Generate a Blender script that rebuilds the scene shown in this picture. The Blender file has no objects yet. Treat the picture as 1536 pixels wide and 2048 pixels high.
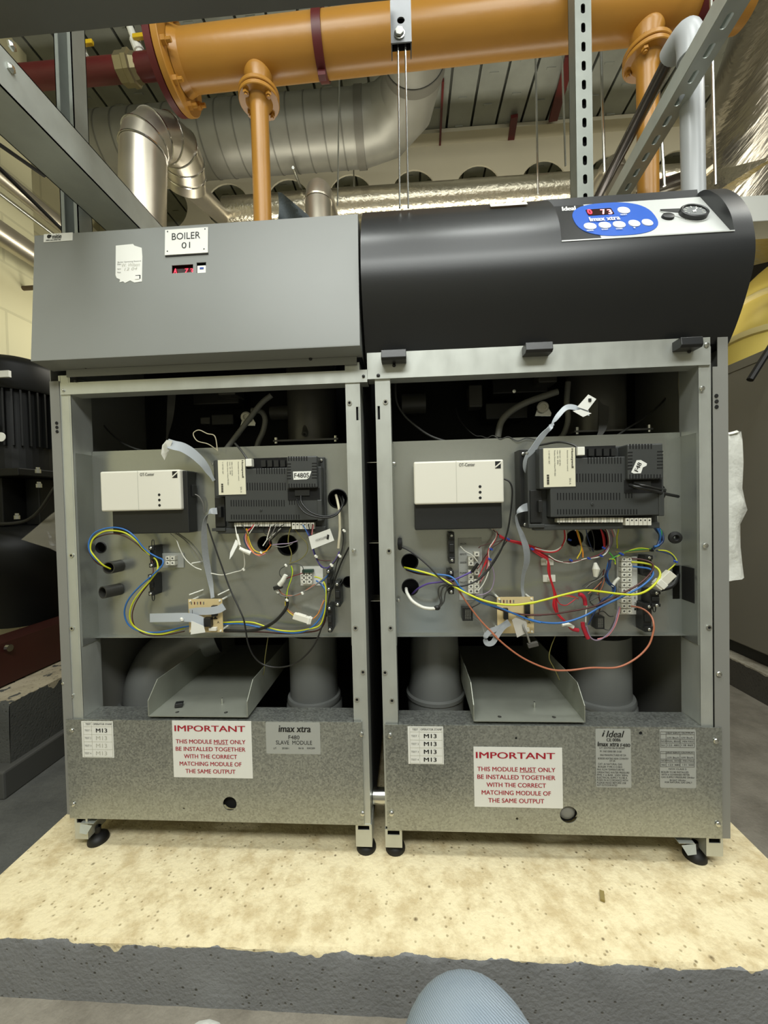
import bpy, math, random
from mathutils import Vector, Matrix
random.seed(7)
sc = bpy.context.scene
COL = sc.collection
# ------------------------------------------------------------------ camera
F, DIST, CZ = 790.0, 0.81, 0.85
YAW, PIT, ROL = math.radians(3.37), math.radians(1.21), math.radians(-1.36)
_cy, _sy = math.cos(YAW), math.sin(YAW)
_r, _f, _u = Vector((_cy, _sy, 0)), Vector((-_sy, _cy, 0)), Vector((0, 0, 1))
_f2 = math.cos(PIT)*_f - math.sin(PIT)*_u
_u2 = math.sin(PIT)*_f + math.cos(PIT)*_u
RIGHT = math.cos(ROL)*_r + math.sin(ROL)*_u2
UP = -math.sin(ROL)*_r + math.cos(ROL)*_u2
FWD = _f2
CAM = Vector((0, -DIST, CZ))
cd = bpy.data.cameras.new('camera')
cam = bpy.data.objects.new('camera', cd)
COL.objects.link(cam)
M4 = Matrix((( RIGHT.x, UP.x, -FWD.x, CAM.x), (RIGHT.y, UP.y, -FWD.y, CAM.y), (RIGHT.z, UP.z, -FWD.z, CAM.z), (0, 0, 0, 1)))
cam.matrix_world = M4
cd.sensor_fit = 'VERTICAL'
cd.sensor_height = 24.0
cd.lens = F*24.0/2048.0
cd.clip_start = 0.02
sc.camera = cam
# ------------------------------------------------------------------ light and exposure
w = bpy.data.worlds.new('world')
sc.world = w
w.use_nodes = True
w.node_tree.nodes['Background'].inputs[0].default_value = (0.90, 0.93, 0.88, 1)
w.node_tree.nodes['Background'].inputs[1].default_value = 0.09
def area(name, loc, target, sx, sy, power, col=(0.97, 1.0, 0.96)):
    l = bpy.data.lights.new(name, 'AREA')
    l.shape = 'RECTANGLE'; l.size = sx; l.size_y = sy
    l.energy = power; l.color = col
    o = bpy.data.objects.new(name, l); COL.objects.link(o)
    o.location = loc
    d = Vector(target) - Vector(loc)
    o.rotation_euler = d.to_track_quat('-Z', 'Y').to_euler()
    return o
area('fluorescent_light_over_boiler', (-0.1, -0.62, 2.75), (-0.1, -0.50, 0), 1.6, 0.22, 24)
area('fluorescent_light_aisle', (0.1, -1.75, 2.6), (0.05, -1.1, 0.0), 2.2, 0.5, 46)
area('fluorescent_light_behind', (0.1, 1.12, 1.52), (0.1, 1.75, 3.0), 2.4, 0.12, 15, (1.0, 0.95, 0.82))
area('added_fill_left_wall', (-1.15, 1.25, 1.72), (-2.2, 1.0, 1.3), 0.9, 0.12, 3.6, (1.0, 0.96, 0.82))  # unseen lamp added behind the boiler, low so the upper wall stays dark
area('fluorescent_light_right_bay', (2.3, 0.3, 3.0), (1.7, 0.9, 1.0), 1.2, 0.2, 17, (1.0, 0.96, 0.85))
area('fluorescent_light_right_aisle', (1.25, -0.35, 2.7), (-0.3, 0.1, 1.2), 0.2, 1.4, 7)
sc.view_settings.view_transform = 'Standard'
try: sc.view_settings.look = 'None'
except Exception: pass
sc.view_settings.exposure = 0.44
sc.view_settings.gamma = 1.0
sc.view_settings.use_curve_mapping = False
# ------------------------------------------------------------------ picture rays
def ray(px, py):
    return RIGHT*((px-768)/F) - UP*((py-1024)/F) + FWD
def at(px, py, Y):
    r = ray(px, py); return CAM + r*((Y-CAM.y)/r.y)
def atz(px, py, Z):
    r = ray(px, py); return CAM + r*((Z-CAM.z)/r.z)
def atx(px, py, X):
    r = ray(px, py); return CAM + r*((X-CAM.x)/r.x)
def onp(px, py, P0, n, off=0.0):
    r = ray(px, py); t = (P0-CAM).dot(n)/r.dot(n)
    return CAM + r*t + n*off
def zm(x0, y0, s):
    return lambda u, v: (x0+u/s, y0+v/s)
def rect(x0, y0, x1, y1, Y):
    xm, ym = (x0+x1)/2, (y0+y1)/2
    return at(x0, ym, Y).x, at(x1, ym, Y).x, at(xm, y1, Y).z, at(xm, y0, Y).z
# ------------------------------------------------------------------ materials
def lin(h):
    if isinstance(h, str):
        h = h.lstrip('#'); h = [int(h[i:i+2], 16)/255 for i in (0, 2, 4)]
    return tuple((c/12.92 if c <= 0.04045 else ((c+0.055)/1.055)**2.4) for c in h) + (1,)
MATS = {}
def mat(name, col, rough=0.5, metal=0.0, var=0.0, scale=20.0, bump=0.0, bscale=None, rvar=0.0, emit=None, estr=1.0, vor=False, stretch=None, coat=0.0, spec=None):
    if name in MATS: return MATS[name]
    m = bpy.data.materials.new(name); m.use_nodes = True
    nt = m.node_tree; b = nt.nodes['Principled BSDF']
    c = lin(col)
    b.inputs['Base Color'].default_value = c
    b.inputs['Roughness'].default_value = rough
    b.inputs['Metallic'].default_value = metal
    if coat: b.inputs['Coat Weight'].default_value = coat
    if spec is not None: b.inputs['Specular IOR Level'].default_value = spec
    if emit:
        b.inputs['Emission Color'].default_value = lin(emit); b.inputs['Emission Strength'].default_value = estr
    if var or bump or rvar:
        tc = nt.nodes.new('ShaderNodeTexCoord'); mp = nt.nodes.new('ShaderNodeMapping')
        nt.links.new(tc.outputs['Object'], mp.inputs[0])
        if stretch: mp.inputs['Scale'].default_value = stretch
        if vor:
            t = nt.nodes.new('ShaderNodeTexVoronoi'); t.inputs['Scale'].default_value = scale
            sx = nt.nodes.new('ShaderNodeSeparateColor'); nt.links.new(t.outputs['Color'], sx.inputs[0]); fac = sx.outputs[0]
            n2 = nt.nodes.new('ShaderNodeTexNoise'); n2.inputs['Scale'].default_value = 4.0
            nt.links.new(mp.outputs[0], n2.inputs[0])
            mx0 = nt.nodes.new('ShaderNodeMath'); mx0.operation = 'MULTIPLY_ADD'
            nt.links.new(n2.outputs[0], mx0.inputs[0]); mx0.inputs[1].default_value = 0.8
            nt.links.new(fac, mx0.inputs[2])
            ms = nt.nodes.new('ShaderNodeMath'); ms.operation = 'MULTIPLY'; ms.inputs[1].default_value = 0.6
            nt.links.new(mx0.outputs[0], ms.inputs[0]); fac = ms.outputs[0]
        else:
            t = nt.nodes.new('ShaderNodeTexNoise'); t.inputs['Scale'].default_value = scale; t.inputs['Detail'].default_value = 5
            fac = t.outputs[0]
        nt.links.new(mp.outputs[0], t.inputs[0])
        if var:
            mix = nt.nodes.new('ShaderNodeMix'); mix.data_type = 'RGBA'
            mix.inputs[6].default_value = tuple(max(0, x*(1-var)) for x in c[:3])+(1,)
            mix.inputs[7].default_value = tuple(min(1, x*(1+var)) for x in c[:3])+(1,)
            nt.links.new(fac, mix.inputs[0]); nt.links.new(mix.outputs[2], b.inputs['Base Color'])
        if rvar:
            mr = nt.nodes.new('ShaderNodeMapRange'); mr.inputs[3].default_value = max(0.02, rough-rvar); mr.inputs[4].default_value = min(1, rough+rvar)
            nt.links.new(fac, mr.inputs[0]); nt.links.new(mr.outputs[0], b.inputs['Roughness'])
        if bump:
            t2 = nt.nodes.new('ShaderNodeTexNoise'); t2.inputs['Scale'].default_value = bscale or scale; t2.inputs['Detail'].default_value = 4
            nt.links.new(mp.outputs[0], t2.inputs[0])
            bp = nt.nodes.new('ShaderNodeBump'); bp.inputs['Strength'].default_value = bump; bp.inputs['Distance'].default_value = 0.01
            nt.links.new(t2.outputs[0], bp.inputs['Height']); nt.links.new(bp.outputs[0], b.inputs['Normal'])
    MATS[name] = m
    return m
GALV = mat('galvanised_sheet', '#a2a5a0', 0.36, 0.78, var=0.34, scale=300, rvar=0.12, vor=True, bump=0.015, bscale=9)
PLATE = mat('galvanised_plate', '#a8aba6', 0.25, 0.75, var=0.03, scale=300, rvar=0.008, vor=True, bump=0.012, bscale=5)
POST = mat('galvanised_post', '#c3c6c0', 0.38, 0.6, var=0.16, scale=30, rvar=0.08, stretch=(1, 1, 0.5), bump=0.02, bscale=40)
STRUT = mat('zinc_strut', '#b9beb8', 0.42, 0.4, var=0.15, scale=25, rvar=0.08)
STRUTD = mat('dull_strut', '#82867f', 0.45, 0.4, var=0.15, scale=25)
DECK = mat('steel_decking', '#92958c', 0.5, 0.3, var=0.3, scale=9, rvar=0.1)
GREYP = mat('grey_paint', '#84847f', 0.42, 0.0, var=0.06, scale=6, bump=0.01, bscale=5)
GREYC = mat('grey_cover_paint', '#838582', 0.40, 0.0, var=0.07, scale=5, bump=0.03, bscale=5)
BLKP = mat('black_hood_plastic', '#202122', 0.34, 0.0, var=0.05, scale=8, bump=0.01, bscale=300)
BLK = mat('black_plastic', '#1d1e1e', 0.42)
CTRL = mat('controller_plastic', '#3a3c3b', 0.46, bump=0.02, bscale=400)
RUB = mat('black_rubber', '#111111', 0.55)
VOID = mat('inner_black', '#0a0a09', 0.9)
DARKI = mat('dark_insulation', '#0d0d0c', 0.85, var=0.2, scale=15)
CREAM = mat('cream_plastic', '#dfdccf', 0.4)
CREAM2 = mat('white_plastic', '#e6e5da', 0.35)
WHITE = mat('white_label', '#e4e4de', 0.45)
LBLG = mat('grey_label', '#a7a9a4', 0.45, 0.1)
INK = mat('black_ink', '#161616', 0.5)
INKG = mat('grey_ink', '#6b6b66', 0.5)
INKF = mat('faded_ink', '#b9b8ac', 0.5)
REDI = mat('red_ink', '#a5152c', 0.5)
BLUEI = mat('blue_ink', '#2a4a9a', 0.5)
BLUEP = mat('blue_panel', '#1f57b8', 0.35)
SILVP = mat('silver_panel', '#c9cbc8', 0.4, 0.25)
LEDR = mat('red_led', '#c02030', 0.4, emit='#ff3048', estr=1.6)
LEDW = mat('led_glow', '#ffb0b0', 0.4, emit='#ff8f96', estr=1.0)
LEDB = mat('led_window', '#2a0c0c', 0.2)
PVC = mat('grey_pvc', '#777976', 0.3, var=0.04, scale=10)
FLUE = mat('flue_grey', '#474642', 0.3)
HOSE = mat('grey_hose', '#6f6f69', 0.45)
STEEL = mat('bright_steel', '#c9cac6', 0.22, 1.0)
ZINC = mat('zinc_screw', '#cfd0ca', 0.25, 0.95)
CHROME = mat('chrome', '#dddddd', 0.12, 1.0)
ALU = mat('aluminium_cladding', '#b7b0a0', 0.36, 0.85, var=0.1, scale=12, rvar=0.07, bump=0.02, bscale=14)
DUCT = mat('spiral_duct_metal', '#8f8e84', 0.48, 0.6, var=0.15, scale=12, rvar=0.1)
FOIL = mat('foil_cladding', '#a39f94', 0.26, 0.9, var=0.35, scale=9, bump=0.7, bscale=16, stretch=(4.0, 0.35, 0.3))
FOILP = mat('foil_pipe_wrap', '#c4bda8', 0.27, 0.9, var=0.12, scale=20, bump=0.3, bscale=60)
GAS = mat('ochre_gas_paint', '#ab792f', 0.34, 0.0, var=0.10, scale=6, bump=0.04, bscale=60)
OXRED = mat('oxide_red_paint', '#571616', 0.45, var=0.2, scale=20)
BRASS = mat('nickel_brass', '#a59a78', 0.35, 0.8)
YEL = mat('yellow_handle', '#d8b21e', 0.4)
YCLAD = mat('yellow_cladding', '#dcc667', 0.34, var=0.06, scale=4, bump=0.03, bscale=5)
YRIM = mat('yellow_rim', '#d6c68a', 0.38)
PUMPB = mat('pump_black', '#0e0f0e', 0.5, spec=.3, var=0.15, scale=20)
CAB = mat('cabinet_grey', '#7b776d', 0.45, var=0.05, scale=4)
COPPER = mat('copper', '#a5633a', 0.3, 0.9)
POLY = mat('white_polythene', '#dfe0d8', 0.3, var=0.05, scale=30, bump=0.5, bscale=26)
CLEAR = mat('clear_polythene', '#9a968a', 0.25, bump=0.5, bscale=25)
_b = CLEAR.node_tree.nodes['Principled BSDF']; _b.inputs['Alpha'].default_value = 0.42
# ------------------------------------------------------------------ mesh builder
class MB:
    def __init__(s): s.v = []; s.f = []; s.m = []; s.mats = []
    def add(s, vs, fs, m=None):
        k = len(s.v); i = m
        s.v += [tuple(v) for v in vs]
        for f in fs: s.f.append(tuple(a+k for a in f)); s.m.append(i)
        return s
    def box(s, x0, x1, y0, y1, z0, z1, m=None):
        vs = [(x, y, z) for x in (x0, x1) for y in (y0, y1) for z in (z0, z1)]
        return s.add(vs, [(0, 1, 3, 2), (4, 6, 7, 5), (0, 4, 5, 1), (2, 3, 7, 6), (0, 2, 6, 4), (1, 5, 7, 3)], m)
    def obox(s, c, ax, ay, az, m=None):
        c = Vector(c); ax, ay, az = Vector(ax), Vector(ay), Vector(az)
        vs = [c+i*ax+j*ay+k*az for i in (-1, 1) for j in (-1, 1) for k in (-1, 1)]
        fs = [(0, 1, 3, 2), (4, 6, 7, 5), (0, 4, 5, 1), (2, 3, 7, 6), (0, 2, 6, 4), (1, 5, 7, 3)]
        if ax.cross(ay).dot(az) < 0: fs = [f[::-1] for f in fs]
        return s.add(vs, fs, m)
    def bar(s, p, q, w, h, upv=(0, 0, 1), m=None):
        p, q = Vector(p), Vector(q); d = (q-p); L = d.length; d.normalize()
        sx = d.cross(Vector(upv)).normalized(); u = sx.cross(d)
        return s.obox((p+q)/2, sx*w/2, d*L/2, u*h/2, m)
    def prism(s, pts, a, b, axis='x', m=None):
        n = len(pts)
        def mk(t, p):
            return {'x': (t, p[0], p[1]), 'y': (p[0], t, p[1]), 'z': (p[0], p[1], t)}[axis]
        vs = [mk(a, p) for p in pts]+[mk(b, p) for p in pts]
        fs = [tuple(range(n))[::-1], tuple(range(n, 2*n))]
        for i in range(n): j = (i+1) % n; fs.append((i, j, n+j, n+i))
        return s.add(vs, fs, m)
    def poly(s, pts, m=None):
        return s.add(pts, [tuple(range(len(pts)))], m)
    def tube(s, path, r, n=10, m=None, caps=True):
        path = [Vector(p) for p in path]
        rs = r if isinstance(r, (list, tuple)) else [r]*len(path)
        T = []
        for i in range(len(path)):
            t = path[min(i+1, len(path)-1)]-path[max(i-1, 0)]
            T.append(t.normalized() if t.length > 1e-9 else Vector((0, 0, 1)))
        a = Vector((0, 0, 1)) if abs(T[0].z) < 0.9 else Vector((1, 0, 0))
        nrm = T[0].cross(a).normalized(); vs = []; fs = []
        for i, p in enumerate(path):
            nrm = (nrm - T[i]*nrm.dot(T[i]))
            if nrm.length < 1e-6: nrm = T[i].orthogonal()
            nrm.normalize(); bn = T[i].cross(nrm)
            for k in range(n):
                an = 2*math.pi*k/n
                vs.append(p+(nrm*math.cos(an)+bn*math.sin(an))*rs[i])
        for i in range(len(path)-1):
            for k in range(n):
                l = (k+1) % n
                fs.append((i*n+k, i*n+l, (i+1)*n+l, (i+1)*n+k))
        if caps:
            fs.append(tuple(range(n))[::-1]); e = (len(path)-1)*n; fs.append(tuple(range(e, e+n)))
        return s.add(vs, fs, m)
    def cyl(s, p, q, r, n=24, m=None, r2=None):
        return s.tube([p, q], [r, r if r2 is None else r2], n, m)
    def ribbon(s, path, widths, wdir, t=0.0009, m=None):
        path = [Vector(p) for p in path]; n = len(path); vs = []; fs = []
        for i, p in enumerate(path):
            T = (path[min(i+1, n-1)]-path[max(i-1, 0)]).normalized()
            wd = wdir[i] if isinstance(wdir, list) else wdir
            wd = Vector(wd); wd = (wd - T*wd.dot(T)).normalized()
            nn = T.cross(wd)
            wv = widths[i] if isinstance(widths, list) else widths
            vs += [p-wd*wv/2-nn*t/2, p+wd*wv/2-nn*t/2, p+wd*wv/2+nn*t/2, p-wd*wv/2+nn*t/2]
        for i in range(n-1):
            for k in range(4):
                l = (k+1) % 4; fs.append((4*i+k, 4*i+l, 4*i+4+l, 4*i+4+k))
        fs.append((3, 2, 1, 0)); e = 4*n-4; fs.append((e, e+1, e+2, e+3))
        return s.add(vs, fs, m)
    def lathe(s, prof, o, axis, n=32, m=None):
        # prof: (radius, along)
        o, axis = Vector(o), Vector(axis).normalized()
        a = axis.orthogonal().normalized(); b = axis.cross(a); vs = []; fs = []
        for (r, h) in prof:
            for k in range(n):
                an = 2*math.pi*k/n; vs.append(o+axis*h+(a*math.cos(an)+b*math.sin(an))*max(r, 1e-5))
        for i in range(len(prof)-1):
            for k in range(n):
                l = (k+1) % n; fs.append((i*n+k, i*n+l, (i+1)*n+l, (i+1)*n+k))
        return s.add(vs, fs, m)
    def ring(s, c, axis, r0, r1, h, n=32, m=None):
        return s.lathe([(r0, 0), (r1, 0), (r1, h), (r0, h), (r0, 0)], c, axis, n, m)
    def ball(s, c, r, m=None, n=12, sz=(1, 1, 1)):
        c = Vector(c); vs = []; fs = []; h = n//2
        for i in range(h+1):
            a = math.pi*i/h
            for k in range(n):
                b = 2*math.pi*k/n
                vs.append((c.x+r*sz[0]*math.sin(a)*math.cos(b), c.y+r*sz[1]*math.sin(a)*math.sin(b), c.z+r*sz[2]*math.cos(a)))
        for i in range(h):
            for k in range(n):
                l = (k+1) % n; fs.append((i*n+k, (i+1)*n+k, (i+1)*n+l, i*n+l))
        return s.add(vs, fs, m)
    def sheet(s, outline, holes, O, X, Y, t, m=None):
        c = bpy.data.curves.new('tmp', 'CURVE'); c.dimensions = '2D'; c.fill_mode = 'BOTH'; c.extrude = t/2
        for pts in [outline]+list(holes):
            sp = c.splines.new('POLY'); sp.points.add(len(pts)-1); sp.use_cyclic_u = True
            for q, p in zip(sp.points, pts): q.co = (p[0], p[1], 0, 1)
        o = bpy.data.objects.new('tmp', c); me = bpy.data.meshes.new_from_object(o)
        O, X, Y = Vector(O), Vector(X), Vector(Y); Z = X.cross(Y)
        s.add([O+X*v.co.x+Y*v.co.y+Z*v.co.z for v in me.vertices], [tuple(p.vertices) for p in me.polygons], m)
        bpy.data.objects.remove(o); bpy.data.curves.remove(c); bpy.data.meshes.remove(me)
        return s
    def text(s, st, c, X, Y, w, h, m=None, bold=0.0, slant=0.0, lift=0.0004):
        cu = bpy.data.curves.new('tmp', 'FONT'); cu.body = st; cu.resolution_u = 3; cu.shear = slant
        o = bpy.data.objects.new('tmp', cu); me = bpy.data.meshes.new_from_object(o)
        if len(me.vertices):
            xs = [v.co.x for v in me.vertices]; ys = [v.co.y for v in me.vertices]
            x0, x1, y0, y1 = min(xs), max(xs), min(ys), max(ys)
            sy_ = h/max(y1-y0, 1e-6); sx_ = w/max(x1-x0, 1e-6) if w else sy_
            c, X, Y = Vector(c), Vector(X), Vector(Y); Z = X.cross(Y)
            sh = min(bold*3.0, 0.04)*h
            for k, dx in enumerate((0, -sh, sh) if bold else (0,)):     # heavier strokes: the same glyph laid again a hair to each side
                s.add([c+X*((v.co.x-(x0+x1)/2)*sx_+dx)+Y*((v.co.y-(y0+y1)/2)*sy_)+Z*(lift+k*.00005) for v in me.vertices], [tuple(p.vertices) for p in me.polygons], m)
        bpy.data.objects.remove(o); bpy.data.curves.remove(cu); bpy.data.meshes.remove(me)
        return s
    def build(s, name, m=None, parent=None, smooth=None, bevel=0.0, seg=2, weld=False):
        me = bpy.data.meshes.new(name); me.from_pydata(s.v, [], s.f)
        ms = []
        for i, q in enumerate(s.m):
            q = q or m or GREYP
            if q not in ms: ms.append(q); me.materials.append(q)
            me.polygons[i].material_index = ms.index(q)
        me.update()
        if smooth is not None:
            me.polygons.foreach_set('use_smooth', [True]*len(me.polygons))
            me.set_sharp_from_angle(angle=math.radians(smooth))
        o = bpy.data.objects.new(name, me); COL.objects.link(o)
        if parent:
            o.parent = parent
            o.matrix_parent_inverse = parent_world(parent).inverted()
        if bevel:
            b = o.modifiers.new('bevel', 'BEVEL'); b.width = bevel; b.segments = seg; b.limit_method = 'ANGLE'; b.angle_limit = math.radians(50)
        return o
def parent_world(o):
    return WORLD.get(o.name, Matrix.Identity(4))      # meshes keep world coordinates; only Empties carry a transform
WORLD = {}
def empty(name, loc, label=None, cat=None, group=None):
    o = bpy.data.objects.new(name, None); COL.objects.link(o); o.location = loc
    WORLD[o.name] = Matrix.Translation(Vector(loc))
    if label: tag(o, label, cat, group)
    return o
def tag(o, label=None, cat=None, group=None, kind=None):
    if label: o['label'] = label
    if cat: o['category'] = cat
    if group: o['group'] = group
    if kind: o['kind'] = kind
    return o
def struct(o): o['kind'] = 'structure'; return o
def rr(x0, y0, x1, y1, r, n=5):
    pts = []
    for cx, cy, a0 in ((x1-r, y0+r, -90), (x1-r, y1-r, 0), (x0+r, y1-r, 90), (x0+r, y0+r, 180)):
        for k in range(n+1):
            a = math.radians(a0+90*k/n); pts.append((cx+r*math.cos(a), cy+r*math.sin(a)))
    return pts
def circ(cx, cy, r, n=20, r2=None):
    return [(cx+r*math.cos(2*math.pi*k/n), cy+(r2 or r)*math.sin(2*math.pi*k/n)) for k in range(n)]
def spline(pts, n=6):
    P = [Vector(p) for p in pts]
    if len(P) < 3: return P
    Q = [P[0]*2-P[1]]+P+[P[-1]*2-P[-2]]; out = []
    for i in range(1, len(Q)-2):
        for k in range(n):
            t = k/n; a, b, c, d = Q[i-1], Q[i], Q[i+1], Q[i+2]
            out.append(0.5*((2*b)+(c-a)*t+(2*a-5*b+4*c-d)*t*t+(3*b-a-3*c+d)*t*t*t))
    out.append(P[-1]); return out
XP, ZP = Vector((1, 0, 0)), Vector((0, 0, 1))
def screw(parent, px, py, Y, r=0.0035, m=None, name='screw'):
    p = at(px, py, Y); b = MB()
    b.lathe([(r, 0), (r*1.05, .001), (r*.9, .0022), (r*.4, .003), (0.0, .003)], p, (0, -1, 0), 12)
    return b.build(name, m or ZINC, parent, smooth=40)
def rivnut(parent, px, py, Y, r=0.0045):
    p = at(px, py, Y); b = MB()
    b.ring(p, (0, -1, 0), r*.55, r, .0012, 14, ZINC)
    b.lathe([(r*.58, .0003), (0, .0003)], p, (0, -1, 0), 14, VOID)
    return b.build('rivet_nut', None, parent, smooth=40)
def ptext(b, st, x0, y0, x1, y1, Y, m=INK, bold=0.0, slant=0.0, lift=0.0006):
    c = at((x0+x1)/2, (y0+y1)/2, Y); X0, X1, Z0, Z1 = rect(x0, y0, x1, y1, Y)
    b.text(st, c, XP, ZP, X1-X0, Z1-Z0, m, bold, slant, lift)
# ================================================================== the room
ZC = 3.15
def nodes_concrete(name, base, dark, scale=14, pits=True, paint=None, zedge=None, rough=0.85):
    m = bpy.data.materials.new(name); m.use_nodes = True; nt = m.node_tree; N = nt.nodes; L = nt.links
    b = N['Principled BSDF']; b.inputs['Roughness'].default_value = rough
    tc = N.new('ShaderNodeTexCoord')
    n1 = N.new('ShaderNodeTexNoise'); n1.inputs['Scale'].default_value = scale; n1.inputs['Detail'].default_value = 8; n1.inputs['Roughness'].default_value = 0.7
    L.new(tc.outputs['Object'], n1.inputs[0])
    r1 = N.new('ShaderNodeValToRGB'); r1.color_ramp.elements[0].position = 0.36; r1.color_ramp.elements[1].position = 0.56
    r1.color_ramp.elements[0].color = lin(dark); r1.color_ramp.elements[1].color = lin(base)
    L.new(n1.outputs[0], r1.inputs[0]); col = r1.outputs[0]
    n2 = N.new('ShaderNodeTexNoise'); n2.inputs['Scale'].default_value = 130; n2.inputs['Detail'].default_value = 3
    L.new(tc.outputs['Object'], n2.inputs[0])
    hgt = n2.outputs[0]
    if paint:
        # painted kerb: dark paint on the upright faces up to a ragged line just under the arris
        sp = N.new('ShaderNodeSeparateXYZ'); L.new(tc.outputs['Object'], sp.inputs[0])
        n3 = N.new('ShaderNodeTexNoise'); n3.inputs['Scale'].default_value = 26; n3.inputs['Detail'].default_value = 6
        L.new(tc.outputs['Object'], n3.inputs[0])
        ma = N.new('ShaderNodeMath'); ma.operation = 'MULTIPLY_ADD'; ma.inputs[1].default_value = 0.020; L.new(n3.outputs[0], ma.inputs[0]); L.new(sp.outputs[2], ma.inputs[2])
        gt = N.new('ShaderNodeMath'); gt.operation = 'GREATER_THAN'; gt.inputs[1].default_value = zedge; 
        n5 = N.new('ShaderNodeTexNoise'); n5.inputs['Scale'].default_value = 7.5; n5.inputs['Detail'].default_value = 3; L.new(tc.outputs['Object'], n5.inputs[0])
        m5 = N.new('ShaderNodeMath'); m5.operation = 'SUBTRACT'; m5.use_clamp = True; m5.inputs[1].default_value = 0.63; L.new(n5.outputs[0], m5.inputs[0])
        m6 = N.new('ShaderNodeMath'); m6.operation = 'MULTIPLY_ADD'; m6.inputs[1].default_value = 0.24; L.new(m5.outputs[0], m6.inputs[0]); L.new(ma.outputs[0], m6.inputs[2])
        L.new(m6.outputs[0], gt.inputs[0])
        n4 = N.new('ShaderNodeTexNoise'); n4.inputs['Scale'].default_value = 12; L.new(tc.outputs['Object'], n4.inputs[0])
        pr = N.new('ShaderNodeValToRGB'); c = lin(paint); pr.color_ramp.elements[0].color = tuple(x*.8 for x in c[:3])+(1,); pr.color_ramp.elements[1].color = tuple(x*1.25 for x in c[:3])+(1,)
        L.new(n4.outputs[0], pr.inputs[0])
        mp = N.new('ShaderNodeMix'); mp.data_type = 'RGBA'; L.new(gt.outputs[0], mp.inputs[0]); L.new(pr.outputs[0], mp.inputs[6]); L.new(col, mp.inputs[7]); col = mp.outputs[2]
    if pits:
        # fine blow holes plus a few big ones
        for sc_, p0_, p1_, keep in ((95, 0.10, 0.26, 0.72), (38, 0.04, 0.12, 0.62), (21, 0.03, 0.10, 0.80)):
            v = N.new('ShaderNodeTexVoronoi'); v.inputs['Scale'].default_value = sc_; v.inputs['Randomness'].default_value = 1
            L.new(tc.outputs['Object'], v.inputs[0])
            r2 = N.new('ShaderNodeValToRGB'); r2.color_ramp.elements[0].position = p0_; r2.color_ramp.elements[1].position = p1_
            L.new(v.outputs['Distance'], r2.inputs[0])
            gate = N.new('ShaderNodeSeparateColor'); L.new(v.outputs['Color'], gate.inputs[0])
            gm = N.new('ShaderNodeMath'); gm.operation = 'LESS_THAN'; gm.inputs[1].default_value = keep; L.new(gate.outputs[0], gm.inputs[0])
            mxx = N.new('ShaderNodeMath'); mxx.operation = 'MAXIMUM'; L.new(r2.outputs[0], mxx.inputs[0]); L.new(gm.outputs[0], mxx.inputs[1])
            sh = N.new('ShaderNodeMix'); sh.data_type = 'RGBA'; sh.blend_type = 'MULTIPLY'; sh.inputs[0].default_value = 1.0
            sh.inputs[7].default_value = (.30, .27, .22, 1) if sc_ != 95 else (.62, .58, .50, 1); L.new(col, sh.inputs[6])
            mx = N.new('ShaderNodeMix'); mx.data_type = 'RGBA'; L.new(mxx.outputs[0], mx.inputs[0]); L.new(sh.outputs[2], mx.inputs[6]); L.new(col, mx.inputs[7]); col = mx.outputs[2]
            ad = N.new('ShaderNodeMath'); ad.operation = 'MULTIPLY_ADD'; ad.inputs[1].default_value = 1.0
            L.new(mxx.outputs[0], ad.inputs[0]); L.new(hgt, ad.inputs[2]); hgt = ad.outputs[0]
    L.new(col, b.inputs['Base Color'])
    bp = N.new('ShaderNodeBump'); bp.inputs['Strength'].default_value = 0.5; bp.inputs['Distance'].default_value = 0.004
    L.new(hgt, bp.inputs['Height']); L.new(bp.outputs[0], b.inputs['Normal'])
    return m
CONC = nodes_concrete('plinth_concrete', '#ebddb6', '#cdba90', 22, True, '#7c7d7e', 0.110+0.004)
CONC2 = nodes_concrete('old_plinth_concrete', '#b3a992', '#938a74', 9, True, '#4b4c49', 0.270+0.006)
CONC3 = nodes_concrete('bay_plinth_concrete', '#b9b2a2', '#8d8676', 9, True, '#4a4742', 0.125+0.004)
FLOORM = nodes_concrete('floor_screed', '#8d877b', '#736d62', 5, False)
FLOORD = nodes_concrete('floor_shade_tone', '#5d5e5b', '#4c4d4b', 5, False)

def blockwall(name, col, sc_=1.0):
    m = bpy.data.materials.new(name); m.use_nodes = True; nt = m.node_tree; N = nt.nodes; L = nt.links; b = N['Principled BSDF']
    b.inputs['Roughness'].default_value = 0.6
    tc = N.new('ShaderNodeTexCoord'); sp = N.new('ShaderNodeSeparateXYZ'); cb = N.new('ShaderNodeCombineXYZ')
    L.new(tc.outputs['Object'], sp.inputs[0])
    ad = N.new('ShaderNodeMath'); ad.operation = 'ADD'; L.new(sp.outputs[0], ad.inputs[0]); L.new(sp.outputs[1], ad.inputs[1])
    L.new(ad.outputs[0], cb.inputs[0]); L.new(sp.outputs[2], cb.inputs[1])
    br = N.new('ShaderNodeTexBrick'); L.new(cb.outputs[0], br.inputs[0])
    br.inputs['Scale'].default_value = 1.0; br.inputs['Brick Width'].default_value = 0.45; br.inputs['Row Height'].default_value = 0.225; br.inputs['Mortar Size'].default_value = 0.006
    c = lin(col)
    br.inputs['Color1'].default_value = c; br.inputs['Color2'].default_value = tuple(x*0.93 for x in c[:3])+(1,); br.inputs['Mortar'].default_value = tuple(x*0.8 for x in c[:3])+(1,)
    L.new(br.outputs[0], b.inputs['Base Color'])
    bp = N.new('ShaderNodeBump'); bp.inputs['Strength'].default_value = 0.5; bp.inputs['Distance'].default_value = 0.008; bp.invert = True
    L.new(br.outputs[1], bp.inputs['Height']); L.new(bp.outputs[0], b.inputs['Normal'])
    return m
WALLM = blockwall('cream_blockwork', '#d2cca6')
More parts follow.
